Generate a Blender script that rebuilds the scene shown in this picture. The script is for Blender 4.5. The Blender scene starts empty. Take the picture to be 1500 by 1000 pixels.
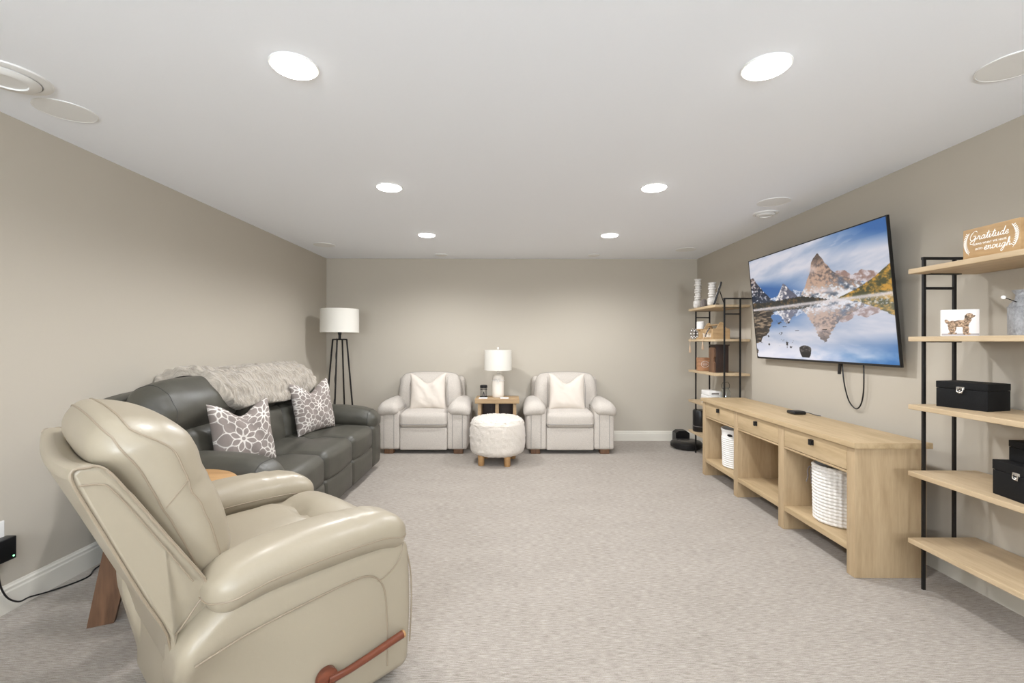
import bpy, math, random
import numpy as np
from mathutils import Matrix, Vector
random.seed(7)
R = math.radians
D = bpy.data
C = bpy.context.scene.collection
# ---------------------------------------------------------------- camera, world, exposure
LEFT, RIGHT, BACK, REAR, CEIL = -2.475, 2.504, 6.19, -3.6, 2.44
cam = D.objects.new('camera', D.cameras.new('camera')); C.objects.link(cam)
cam.data.lens = 16.2; cam.data.sensor_width = 36; cam.data.shift_x = 0.0013
cam.location = (0, 0, 1.33); cam.rotation_euler = (R(90), R(-0.08), 0)
cam.data.clip_start = 0.02
sc = bpy.context.scene; sc.camera = cam
world = D.worlds.new('world'); sc.world = world; world.use_nodes = True
world.node_tree.nodes['Background'].inputs[0].default_value = (0.9, 0.95, 1, 1)
world.node_tree.nodes['Background'].inputs[1].default_value = 0.0
sc.view_settings.view_transform = 'Standard'; sc.view_settings.look = 'None'
sc.view_settings.exposure = 0.12; sc.view_settings.gamma = 1.0
sc.view_settings.use_curve_mapping = False
LAMP_STRENGTH = 12.0       # glow of the visible diffusers
LAMP_POWER = 62.0          # light each recessed lamp sends down, in watts
SPOT, BLEND = 165, 0.6
LIGHT_ROWS = (1.86, 3.315, 4.80, 0.40)
LIGHT_COLS = (-0.875, 1.03)
# the light each recessed lamp throws: a beam that leaves the tops of the walls darker
for _y in LIGHT_ROWS:
    for _x in LIGHT_COLS:
        _l = D.lights.new('lamp_beam', 'SPOT'); _l.shadow_soft_size = 0.07; _l.energy = LAMP_POWER*{1.86: 0.60, 3.315: 0.92, 4.80: 1.12, 0.40: 0.06}[_y]   # the row behind the viewpoint is dimmed
        _l.color = (0.975, 0.988, 1.02); _l.spot_size = R(SPOT); _l.spot_blend = BLEND
        _o = D.objects.new('lamp_beam', _l); C.objects.link(_o); _o.location = (_x, _y, CEIL-0.075)
# added, unseen fill lights behind the camera, aimed up to brighten the ceiling
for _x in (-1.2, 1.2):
    fl = D.lights.new('ceiling_fill', 'AREA'); fl.shape = 'DISK'; fl.size = 0.9; fl.energy = 135; fl.color = (0.89, 0.965, 1.05)
    flo = D.objects.new('ceiling_fill', fl); C.objects.link(flo)
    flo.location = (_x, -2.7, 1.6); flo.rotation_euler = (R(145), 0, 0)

# ---------------------------------------------------------------- helpers
def lin(c):
    c = np.asarray(c, float) / 255.0
    return np.where(c <= 0.04045, c / 12.92, ((c + 0.055) / 1.055) ** 2.4)

class MB:
    """collects geometry of one part"""
    def __init__(s): s.v = []; s.f = []
    def add(s, vf, M=None):
        v, f = vf; o = len(s.v)
        if M is not None: v = [tuple(M @ Vector(p)) for p in v]
        s.v += [tuple(p) for p in v]; s.f += [tuple(i + o for i in q) for q in f]
        return s

def roots_shift(p):
    s = Vector((0, 0, 0))
    while p is not None:
        s += p.location; p = p.parent
    return s

def part(name, vf, mat, parent=None, world=False, smooth=True, label=None, stuff=False):
    if isinstance(vf, MB): v, f = vf.v, vf.f
    else: v, f = vf
    if world and parent is not None:
        s = roots_shift(parent); v = [(p[0]-s.x, p[1]-s.y, p[2]-s.z) for p in v]
    me = D.meshes.new(name); me.from_pydata([tuple(p) for p in v], [], f); me.update()
    if smooth:
        me.polygons.foreach_set('use_smooth', [True]*len(me.polygons))
        try: me.set_sharp_from_angle(angle=R(42))
        except Exception: pass
    if mat is not None: me.materials.append(mat)
    o = D.objects.new(name, me); C.objects.link(o)
    if parent is not None: o.parent = parent
    if label: o['label'] = label
    if stuff: o['kind'] = 'stuff'
    return o

def thing(name, loc, label, cat, group=None, rz=0.0):
    o = D.objects.new(name, None); C.objects.link(o); o.empty_display_size = 0.1
    o.location = loc; o.rotation_euler = (0, 0, rz); o['label'] = label; o['category'] = cat
    if group: o['group'] = group
    return o

def tag(o, label, cat, group=None):
    o['label'] = label; o['category'] = cat
    if group: o['group'] = group
    return o

def struct(name, vf, mat, smooth=False):
    o = part(name, vf, mat, smooth=smooth); o['kind'] = 'structure'; return o

def copy_tree(o, parent=None):
    c = o.copy(); C.objects.link(c)
    if parent is not None: c.parent = parent
    for ch in [x for x in D.objects if x.parent == o]: copy_tree(ch, c)
    return c

class Soft:
    """rounded, puffed box; keeps its surface map so seams can follow it"""
    def __init__(s, size, r, c=(0, 0, 0), puff=(0, 0, 0), fn=None, M=None, k=4, m=6):
        s.h = [a/2 for a in size]; s.r = min(r, min(s.h)*0.999); s.c = c; s.p = puff; s.fn = fn; s.M = M; s.k = k
        s.m = m if isinstance(m, (tuple, list)) else (m, m, m)
    def map(s, p, lift=0.0):
        h, r = s.h, s.r
        q = [max(-(h[i]-r), min(h[i]-r, p[i])) for i in range(3)]
        d = [p[i]-q[i] for i in range(3)]
        L = math.sqrt(sum(a*a for a in d)) or 1e-9
        o = [q[i] + d[i]/L*(r+lift) for i in range(3)]
        n = [max(-1, min(1, o[i]/h[i])) for i in range(3)]
        for i in range(3):
            if s.p[i]:
                j, k = (i+1) % 3, (i+2) % 3
                o[i] += s.p[i]*n[i]*(1-n[j]**2)*(1-n[k]**2)
        if s.fn: o = s.fn(*o)
        v = Vector(o)
        if s.M is not None: v = s.M @ v
        return (v.x+s.c[0], v.y+s.c[1], v.z+s.c[2])
    def axis(s, i):
        h, r, k, m = s.h[i], s.r, s.k, s.m[i]
        a = [h-r + r*math.tan(math.pi/4*j/k) for j in range(k+1)]
        flat = [-(h-r) + 2*(h-r)*j/m for j in range(1, m)]
        return [-x for x in reversed(a)] + flat + a
    def mesh(s):
        ax = [s.axis(i) for i in range(3)]
        idx = {}; V = []; F = []
        def vid(p):
            key = (round(p[0], 6), round(p[1], 6), round(p[2], 6))
            if key not in idx: idx[key] = len(V); V.append(s.map(p))
            return idx[key]
        for i in range(3):
            j, k = (i+1) % 3, (i+2) % 3
            for sg in (-1, 1):
                for a in range(len(ax[j])-1):
                    for b in range(len(ax[k])-1):
                        q = []
                        for (aa, bb) in ((a, b), (a+1, b), (a+1, b+1), (a, b+1)):
                            p = [0, 0, 0]; p[i] = sg*s.h[i]; p[j] = ax[j][aa]; p[k] = ax[k][bb]; q.append(vid(p))
                        if sg < 0: q.reverse()
                        if len(set(q)) == 4: F.append(tuple(q))
        return V, F
    def ring(s, i, off, n=24, lift=0.001):
        j, k = (i+1) % 3, (i+2) % 3
        pts = []
        aj, ak = s.axis(j), s.axis(k)
        def P(a, b):
            p = [0, 0, 0]; p[i] = off; p[j] = a; p[k] = b; return s.map(p, lift)
        hj, hk = s.h[j], s.h[k]
        for a in aj: pts.append(P(a, -hk))
        for b in ak[1:]: pts.append(P(hj, b))
        for a in aj[::-1][1:]: pts.append(P(a, hk))
        for b in ak[::-1][1:-1]: pts.append(P(-hj, b))
        return pts

def tube(pts, r, seg=6, closed=False, flat=None):
    P = [Vector(p) for p in pts]; n = len(P); V = []; F = []
    prev = None
    for i in range(n):
        if closed: t = P[(i+1) % n]-P[i-1]
        else: t = P[min(i+1, n-1)]-P[max(i-1, 0)]
        if t.length < 1e-9: t = Vector((0, 0, 1))
        t.normalize()
        if prev is None:
            up = Vector((0, 0, 1)) if abs(t.z) < 0.9 else Vector((1, 0, 0))
            a = t.cross(up).normalized()
        else:
            a = (prev - t*prev.dot(t))
            a = a.normalized() if a.length > 1e-6 else t.orthogonal().normalized()
        prev = a; b = t.cross(a)
        rr = r[i] if isinstance(r, (list, tuple)) else r
        for k in range(seg):
            th = 2*math.pi*k/seg
            V.append(P[i] + a*math.cos(th)*rr + b*math.sin(th)*rr)
    m = n if closed else n-1
    for i in range(m):
        for k in range(seg):
            a0 = i*seg+k; a1 = i*seg+(k+1) % seg; b0 = ((i+1) % n)*seg+k; b1 = ((i+1) % n)*seg+(k+1) % seg
            F.append((a0, a1, b1, b0))
    if not closed:
        F.append(tuple(range(seg))[::-1]); F.append(tuple((n-1)*seg+k for k in range(seg)))
    return [tuple(v) for v in V], F

def spline(pts, n=8, closed=False):
    P = [Vector(p) for p in pts]; out = []
    N = len(P)
    for i in range(N if closed else N-1):
        g = lambda j: P[j % N] if closed else P[max(0, min(N-1, j))]
        p0, p1, p2, p3 = g(i-1), g(i), g(i+1), g(i+2)
        for k in range(n):
            t = k/n
            out.append(0.5*((2*p1)+(-p0+p2)*t+(2*p0-5*p1+4*p2-p3)*t*t+(-p0+3*p1-3*p2+p3)*t**3))
    if not closed: out.append(P[-1])
    return [tuple(v) for v in out]

def lathe(prof, seg=32, c=(0, 0, 0), fn=None, cap=True):
    V = []; F = []; n = len(prof)
    for (r, z) in prof:
        for k in range(seg):
            th = 2*math.pi*k/seg
            p = (r*math.cos(th), r*math.sin(th), z)
            if fn: p = fn(*p)
            V.append((p[0]+c[0], p[1]+c[1], p[2]+c[2]))
    for i in range(n-1):
        for k in range(seg):
            F.append((i*seg+k, i*seg+(k+1) % seg, (i+1)*seg+(k+1) % seg, (i+1)*seg+k))
    if cap:
        if prof[0][0] > 1e-5: F.append(tuple(range(seg))[::-1])
        if prof[-1][0] > 1e-5: F.append(tuple((n-1)*seg+k for k in range(seg)))
    return V, F

def box(x0, x1, y0, y1, z0, z1, b=0.003, k=2):
    s = Soft((x1-x0, y1-y0, z1-z0), b, ((x0+x1)/2, (y0+y1)/2, (z0+z1)/2), k=k, m=1)
    return s.mesh()

def plain(x0, x1, y0, y1, z0, z1):
    v = [(x, y, z) for x in (x0, x1) for y in (y0, y1) for z in (z0, z1)]
    return v, [(0, 1, 3, 2), (4, 6, 7, 5), (0, 4, 5, 1), (2, 3, 7, 6), (0, 2, 6, 4), (1, 5, 7, 3)]

def prism(poly, y0, y1, ny=1, axis='y', fn=None):
    """poly in (x,z), extruded along y"""
    V = []; n = len(poly); F = []
    for j in range(ny+1):
        y = y0+(y1-y0)*j/ny
        for (a, b) in poly:
            p = (a, y, b) if axis == 'y' else ((y, a, b) if axis == 'x' else (a, b, y))
            V.append(fn(*p) if fn else p)
    for j in range(ny):
        for i in range(n):
            F.append((j*n+i, j*n+(i+1) % n, (j+1)*n+(i+1) % n, (j+1)*n+i))
    F.append(tuple(range(n))[::-1]); F.append(tuple(ny*n+i for i in range(n)))
    return V, F

def bevel(o, w=0.01, seg=3):
    m = o.modifiers.new('bevel', 'BEVEL'); m.width = w; m.segments = seg; m.limit_method = 'ANGLE'; m.angle_limit = R(35)
    return o

_T = np.random.RandomState(3).rand(256, 256)
def noise2(x, y):
    x = np.asarray(x, float); y = np.asarray(y, float)
    xi = np.floor(x).astype(int); yi = np.floor(y).astype(int); fx = x-xi; fy = y-yi
    fx = fx*fx*(3-2*fx); fy = fy*fy*(3-2*fy)
    g = lambda a, b: _T[a & 255, b & 255]
    return (g(xi, yi)*(1-fx)+g(xi+1, yi)*fx)*(1-fy)+(g(xi, yi+1)*(1-fx)+g(xi+1, yi+1)*fx)*fy
def fbm(x, y, o=4):
    s = 0; a = 0.5; t = 0
    for k in range(o):
        s = s+a*noise2(x*2**k+17*k, y*2**k+31*k); t += a; a *= 0.5
    return s/t

# ---------------------------------------------------------------- materials
def mat(name, rgb, rough=0.6, metal=0.0, spec=0.5, srgb=True, bump=None, var=None, sheen=0, emis=None, trans=0, attr=None, coat=0):
    """bump=(scale xyz or scalar, strength, distance); var=(scale, amount)"""
    m = D.materials.new(name); m.use_nodes = True; nt = m.node_tree; b = nt.nodes['Principled BSDF']
    col = tuple(lin(rgb)) if srgb else rgb
    b.inputs['Base Color'].default_value = (*col, 1)
    b.inputs['Roughness'].default_value = rough; b.inputs['Metallic'].default_value = metal
    b.inputs['Specular IOR Level'].default_value = spec
    if sheen: b.inputs['Sheen Weight'].default_value = sheen; b.inputs['Sheen Roughness'].default_value = 0.6
    if coat: b.inputs['Coat Weight'].default_value = coat; b.inputs['Coat Roughness'].default_value = 0.2
    if trans: b.inputs['Transmission Weight'].default_value = trans
    if emis: b.inputs['Emission Color'].default_value = (*emis[0], 1); b.inputs['Emission Strength'].default_value = emis[1]
    tc = nt.nodes.new('ShaderNodeTexCoord')
    def noise(sc, det=4, rg=0.6):
        mp = nt.nodes.new('ShaderNodeMapping'); nt.links.new(tc.outputs['Object'], mp.inputs[0])
        if isinstance(sc, (int, float)): sc = (sc, sc, sc)
        mp.inputs['Scale'].default_value = sc
        n = nt.nodes.new('ShaderNodeTexNoise'); n.inputs['Scale'].default_value = 1; n.inputs['Detail'].default_value = det
        n.inputs['Roughness'].default_value = rg
        nt.links.new(mp.outputs[0], n.inputs['Vector']); return n
    if attr:
        a = nt.nodes.new('ShaderNodeAttribute'); a.attribute_name = attr
        nt.links.new(a.outputs['Color'], b.inputs['Base Color'])
    if var:
        n = noise(var[0]); mr = nt.nodes.new('ShaderNodeMapRange')
        mr.inputs['From Min'].default_value = 0.3; mr.inputs['From Max'].default_value = 0.7
        mr.inputs['To Min'].default_value = 1-var[1]; mr.inputs['To Max'].default_value = 1+var[1]
        nt.links.new(n.outputs['Fac'], mr.inputs['Value'])
        mx = nt.nodes.new('ShaderNodeVectorMath'); mx.operation = 'SCALE'
        mx.inputs[0].default_value = col
        nt.links.new(mr.outputs[0], mx.inputs['Scale']); nt.links.new(mx.outputs[0], b.inputs['Base Color'])
    if bump:
        n = noise(bump[0], 6, 0.65); bp = nt.nodes.new('ShaderNodeBump')
        bp.inputs['Strength'].default_value = bump[1]; bp.inputs['Distance'].default_value = bump[2]
        nt.links.new(n.outputs['Fac'], bp.inputs['Height']); nt.links.new(bp.outputs[0], b.inputs['Normal'])
    return m

def wood(name, c1, c2, scale=(1.2, 14, 14), rough=0.5, axis='x'):
    m = D.materials.new(name); m.use_nodes = True; nt = m.node_tree; b = nt.nodes['Principled BSDF']
    tc = nt.nodes.new('ShaderNodeTexCoord'); mp = nt.nodes.new('ShaderNodeMapping'); mp.inputs['Scale'].default_value = scale
    nt.links.new(tc.outputs['Object'], mp.inputs[0])
    n1 = nt.nodes.new('ShaderNodeTexNoise'); n1.inputs['Scale'].default_value = 1.5; n1.inputs['Detail'].default_value = 5; n1.inputs['Distortion'].default_value = 0.6
    n2 = nt.nodes.new('ShaderNodeTexNoise'); n2.inputs['Scale'].default_value = 9; n2.inputs['Detail'].default_value = 4
    nt.links.new(mp.outputs[0], n1.inputs['Vector']); nt.links.new(mp.outputs[0], n2.inputs['Vector'])
    ad = nt.nodes.new('ShaderNodeMath'); ad.operation = 'MULTIPLY_ADD'; ad.inputs[1].default_value = 0.4
    nt.links.new(n2.outputs['Fac'], ad.inputs[0]); nt.links.new(n1.outputs['Fac'], ad.inputs[2])
    cr = nt.nodes.new('ShaderNodeValToRGB'); nt.links.new(ad.outputs[0], cr.inputs[0])
    cr.color_ramp.elements[0].position = 0.5; cr.color_ramp.elements[0].color = (*lin(c1), 1)
    cr.color_ramp.elements[1].position = 0.95; cr.color_ramp.elements[1].color = (*lin(c2), 1)
    nt.links.new(cr.outputs[0], b.inputs['Base Color'])
    b.inputs['Roughness'].default_value = rough; b.inputs['Specular IOR Level'].default_value = 0.35
    bp = nt.nodes.new('ShaderNodeBump'); bp.inputs['Strength'].default_value = 0.15; bp.inputs['Distance'].default_value = 0.002
    nt.links.new(n2.outputs['Fac'], bp.inputs['Height']); nt.links.new(bp.outputs[0], b.inputs['Normal'])
    return m

M = {}
M['wall'] = mat('wall_paint', (188, 180, 166), 0.7, spec=0.25, bump=(180, 0.08, 0.002))
M['ceiling'] = mat('ceiling_paint', (247, 250, 255), 0.85, spec=0.15, bump=(140, 0.1, 0.002))
M['trim'] = mat('trim_paint', (222, 217, 205), 0.35, spec=0.4)
M['oak'] = wood('pale_oak', (196, 172, 136), (174, 150, 114), (14, 1.3, 14))
M['oakv'] = wood('pale_oak_upright', (190, 166, 132), (167, 143, 110), (14, 14, 1.3))
M['oakshelf'] = wood('pale_oak_shelf', (204, 182, 149), (182, 158, 125), (14, 1.3, 14))
M['walnut'] = wood('brown_wood', (122, 90, 66), (84, 60, 44), (14, 14, 1.5))
M['honey'] = wood('honey_wood', (196, 156, 108), (166, 126, 82), (1.5, 12, 12))
M['sidewood'] = wood('side_table_wood', (182, 154, 118), (158, 130, 95), (1.5, 14, 14))
M['mahog'] = wood('mahogany', (118, 66, 46), (82, 42, 30), (3, 14, 14), 0.3)
M['darkwood'] = wood('dark_brown_wood', (62, 44, 36), (36, 26, 22), (10, 10, 2))
M['black'] = mat('black_metal', (26, 25, 25), 0.45, 0.3)
M['blackp'] = mat('black_plastic', (20, 20, 21), 0.35)
M['shadeb'] = mat('bezel', (16, 16, 18), 0.3)
M['cream'] = mat('cream_leather', (163, 152, 132), 0.40, spec=0.5, bump=(55, 0.12, 0.004), coat=0.12)
M['creamseam'] = mat('cream_piping', (150, 136, 116), 0.5)
M['grey'] = mat('grey_leather', (76, 74, 66), 0.42, spec=0.5, bump=(45, 0.15, 0.004), var=(9, 0.12), coat=0.0)
M['greyseam'] = mat('grey_piping', (66, 64, 60), 0.5)
M['fabric'] = mat('light_grey_weave', (196, 188, 178), 0.9, spec=0.15, bump=(260, 0.5, 0.003), var=((110, 110, 190), 0.12), sheen=0.2)
M['fabricseam'] = mat('grey_weave_welting', (160, 155, 148), 0.9, spec=0.1)
M['boucle'] = mat('white_boucle', (220, 211, 199), 0.95, spec=0.1, bump=(90, 0.9, 0.006), sheen=0.3)
M['whitefab'] = mat('white_pillow_cloth', (216, 206, 194), 0.92, spec=0.1, bump=((60, 60, 160), 0.5, 0.003), sheen=0.2)
M['shade'] = mat('lamp_shade_linen', (222, 218, 208), 0.85, spec=0.1, bump=((300, 300, 300), 0.2, 0.001))
M['ceramic'] = mat('white_ceramic', (232, 224, 212), 0.45, bump=(30, 0.3, 0.003))
M['whitewash'] = mat('whitewashed', (222, 218, 212), 0.7, var=(70, 0.18), bump=(60, 0.5, 0.003))
M['white'] = mat('white_plain', (238, 236, 232), 0.6)
M['basket'] = mat('white_cotton_rope', (236, 232, 226), 0.9, spec=0.1, bump=(160, 0.5, 0.003))
M['chrome'] = mat('chrome', (220, 218, 214), 0.2, 1.0)
M['hammer'] = mat('galvanised_metal', (168, 170, 173), 0.45, 0.6, bump=((90, 90, 60), 1.0, 0.012), var=((70, 70, 45), 0.25))
M['speckle'] = mat('black_glitter', (15, 15, 16), 0.7, spec=0.25, var=(420, 0.9), bump=(400, 0.6, 0.002))
M['throw'] = mat('grey_faux_fur', (168, 159, 146), 0.95, spec=0.08, bump=((70, 220, 70), 0.8, 0.006), var=((12, 110, 12), 0.38), sheen=0.35)
M['glass'] = mat('clear_glass', (240, 244, 244), 0.03, trans=1.0)
M['cloth_tan'] = mat('blush_tassel', (205, 178, 150), 0.9)
M['outlet'] = mat('outlet_plastic', (240, 238, 234), 0.3)
M['speaker'] = mat('speaker_grille', (236, 236, 234), 0.9, bump=(900, 0.4, 0.001))
M['fixture'] = mat('white_fixture', (236, 236, 234), 0.5)
M['greypot'] = mat('grey_knit', (120, 112, 108), 0.9, bump=(200, 0.8, 0.004))
M['kraft'] = wood('light_tote_wood', (190, 160, 120), (164, 134, 96), (1.5, 12, 12))
M['signwood'] = wood('sign_wood', (190, 156, 112), (162, 128, 86), (14, 2.0, 14))
M['paint'] = mat('white_lettering', (246, 243, 236), 0.7)
M['printed'] = mat('printed_colour', (255, 255, 255), 0.55, spec=0.2, attr='Col')
M['led'] = mat('green_led', (60, 255, 120), 0.4, emis=((0.3, 1, 0.5), 3))
M['lens'] = mat('downlight_diffuser', (255, 255, 255), 0.5, emis=((1.0, 0.98, 0.95), LAMP_STRENGTH))
# printed pillow cloth
M['pillowprint'] = mat('printed_pillow_cloth', (255, 255, 255), 0.92, spec=0.1, attr='Col', bump=(300, 0.3, 0.002))
# screen: emission from the attribute
m = D.materials.new('screen_picture'); m.use_nodes = True; nt = m.node_tree; b = nt.nodes['Principled BSDF']
a = nt.nodes.new('ShaderNodeAttribute'); a.attribute_name = 'Col'
b.inputs['Base Color'].default_value = (0.01, 0.01, 0.01, 1); b.inputs['Roughness'].default_value = 0.35
nt.links.new(a.outputs['Color'], b.inputs['Emission Color']); b.inputs['Emission Strength'].default_value = 1.0
M['screen'] = m
# carpet
m = D.materials.new('ribbed_carpet'); m.use_nodes = True; nt = m.node_tree; b = nt.nodes['Principled BSDF']
tc = nt.nodes.new('ShaderNodeTexCoord')
def nz(sc, det, rg=0.6):
    mp = nt.nodes.new('ShaderNodeMapping'); mp.inputs['Scale'].default_value = sc; nt.links.new(tc.outputs['Object'], mp.inputs[0])
    n = nt.nodes.new('ShaderNodeTexNoise'); n.inputs['Scale'].default_value = 1; n.inputs['Detail'].default_value = det; n.inputs['Roughness'].default_value = rg
    nt.links.new(mp.outputs[0], n.inputs['Vector']); return n
rib = nz((22, 190, 10), 3); blot = nz((1.6, 3.2, 1), 5, 0.7); fine = nz((240, 260, 50), 2)
def math_node(op, a, bb):
    n = nt.nodes.new('ShaderNodeMath'); n.operation = op
    for i, x in enumerate((a, bb)):
        if isinstance(x, (int, float)): n.inputs[i].default_value = x
        else: nt.links.new(x, n.inputs[i])
    return n.outputs[0]
s = math_node('ADD', math_node('MULTIPLY', rib.outputs['Fac'], 0.58), math_node('ADD', math_node('MULTIPLY', blot.outputs['Fac'], 0.12), math_node('MULTIPLY', fine.outputs['Fac'], 0.30)))
cr = nt.nodes.new('ShaderNodeValToRGB'); nt.links.new(s, cr.inputs[0])
cr.color_ramp.elements[0].position = 0.36; cr.color_ramp.elements[0].color = (*lin((132, 123, 112)), 1)
cr.color_ramp.elements[1].position = 0.62; cr.color_ramp.elements[1].color = (*lin((184, 175, 165)), 1)
nt.links.new(cr.outputs[0], b.inputs['Base Color']); b.inputs['Roughness'].default_value = 0.95; b.inputs['Specular IOR Level'].default_value = 0.1
b.inputs['Sheen Weight'].default_value = 0.15
bp = nt.nodes.new('ShaderNodeBump'); bp.inputs['Strength'].default_value = 0.5; bp.inputs['Distance'].default_value = 0.005
nt.links.new(s, bp.inputs['Height']); nt.links.new(bp.outputs[0], b.inputs['Normal'])
M['carpet'] = m

# ---------------------------------------------------------------- room shell
struct('floor', plain(LEFT-0.1, RIGHT+0.1, REAR-0.1, BACK+0.1, -0.1, 0), M['carpet'])
struct('ceiling', plain(LEFT-0.1, RIGHT+0.1, REAR-0.1, BACK+0.1, CEIL, CEIL+0.1), M['ceiling'])
struct('wall_left', plain(LEFT-0.1, LEFT, REAR, BACK, 0, CEIL), M['wall'])
struct('wall_right', plain(RIGHT, RIGHT+0.1, REAR, BACK, 0, CEIL), M['wall'])
struct('wall_back', plain(LEFT-0.1, RIGHT+0.1, BACK, BACK+0.1, 0, CEIL), M['wall'])
struct('wall_rear', plain(LEFT-0.1, RIGHT+0.1, REAR-0.1, REAR, 0, CEIL), M['wall'])
BB = [(0, 0), (0.016, 0), (0.016, 0.098), (0.012, 0.106), (0.012, 0.118), (0.006, 0.126), (0.004, 0.134), (0, 0.134)]
struct('baseboard_left', prism([(LEFT+a, z) for a, z in BB], REAR, BACK), M['trim'])
struct('baseboard_right', prism([(RIGHT-a, z) for a, z in BB][::-1], REAR, BACK), M['trim'])
struct('baseboard_back', prism([(BACK-a, z) for a, z in BB], LEFT, RIGHT, axis='x'), M['trim'])

# ---------------------------------------------------------------- ceiling fixtures
def downlight(x, y, label, grp='recessed ceiling downlights'):
    t = thing('downlight', (x, y, CEIL), label, 'ceiling light', grp)
    part('trim_ring', lathe([(0.095, 0), (0.095, -0.003), (0.092, -0.006), (0.087, -0.006), (0.086, -0.003)], 40, cap=False), M['fixture'], t)
    part('diffuser', lathe([(0.086, -0.005), (0.082, -0.011), (0.06, -0.017), (0.035, -0.020), (0.0, -0.021)], 40, cap=False), M['lens'], t)
side = {LIGHT_COLS[0]: 'left', LIGHT_COLS[1]: 'right'}
rowname = ['nearest', 'middle', 'farthest']
for i, yy in enumerate(LIGHT_ROWS):
    for xx in LIGHT_COLS:
        if i < 3: downlight(xx, yy, 'lit round recessed ceiling light, %s of the three in the %s row' % (rowname[i], side[xx]))
        else: downlight(xx, yy, 'lit round recessed ceiling light behind the viewpoint, %s of the two there' % side[xx], 'downlights behind the viewpoint')

def ceiling_speaker(x, y, label, r=0.12):
    t = thing('ceiling_speaker', (x, y, CEIL), label, 'speaker', 'round ceiling speakers')
    part('rim', lathe([(r, 0), (r, -0.004), (r-0.006, -0.005), (r-0.007, -0.003)], 48, cap=False), M['fixture'], t)
    part('grille', lathe([(r-0.007, -0.002), (r-0.007, -0.004), (0.0, -0.0045)], 48, cap=False), M['speaker'], t)
ceiling_speaker(-2.147, 2.223, 'round flush white speaker grille on the ceiling at upper left, beside the ceiling vent')
ceiling_speaker(2.02, 1.845, 'round flush speaker grille cut by the right edge of the frame, above the near shelves')
ceiling_speaker(2.085, 3.655, 'round flush speaker grille on the ceiling above the television')
ceiling_speaker(-2.15, 5.31, 'round flush speaker grille on the ceiling near the far left corner')
ceiling_speaker(2.11, 5.55, 'round flush speaker grille on the ceiling near the far right corner')
def vent(x, y, r, label):
    t = thing('ceiling_vent', (x, y, CEIL), label, 'vent', 'round ceiling vents')
    part('outer_ring', lathe([(r*1.3, 0), (r*1.28, -0.006), (r*1.05, -0.012), (r*1.0, -0.012), (r*1.0, -0.004)], 48, cap=False), M['fixture'], t)
    part('disc', lathe([(r*0.55, -0.001), (r*0.94, -0.006), (r*0.96, -0.014), (r*0.80, -0.024), (r*0.62, -0.026), (r*0.60, -0.020), (r*0.5, -0.020), (0, -0.022)], 48, cap=False), M['fixture'], t)
vent(-2.12, 1.93, 0.115, 'round white raised ceiling vent cut by the left edge of the frame')
vent(2.2, 3.98, 0.078, 'small round white ceiling vent beside the speaker above the television')
for x, l in ((-0.89, 'small flat round cover on the ceiling near the back wall, above the left armchair'), (1.066, 'small flat round cover on the ceiling near the back wall, right of the middle')):
    t = thing('ceiling_cover', (x, 5.9, CEIL), l, 'ceiling cover', 'round ceiling covers')
    part('plate', lathe([(0.08, 0), (0.08, -0.006), (0.072, -0.01), (0.0, -0.011)], 32, cap=False), M['fixture'], t)

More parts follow.
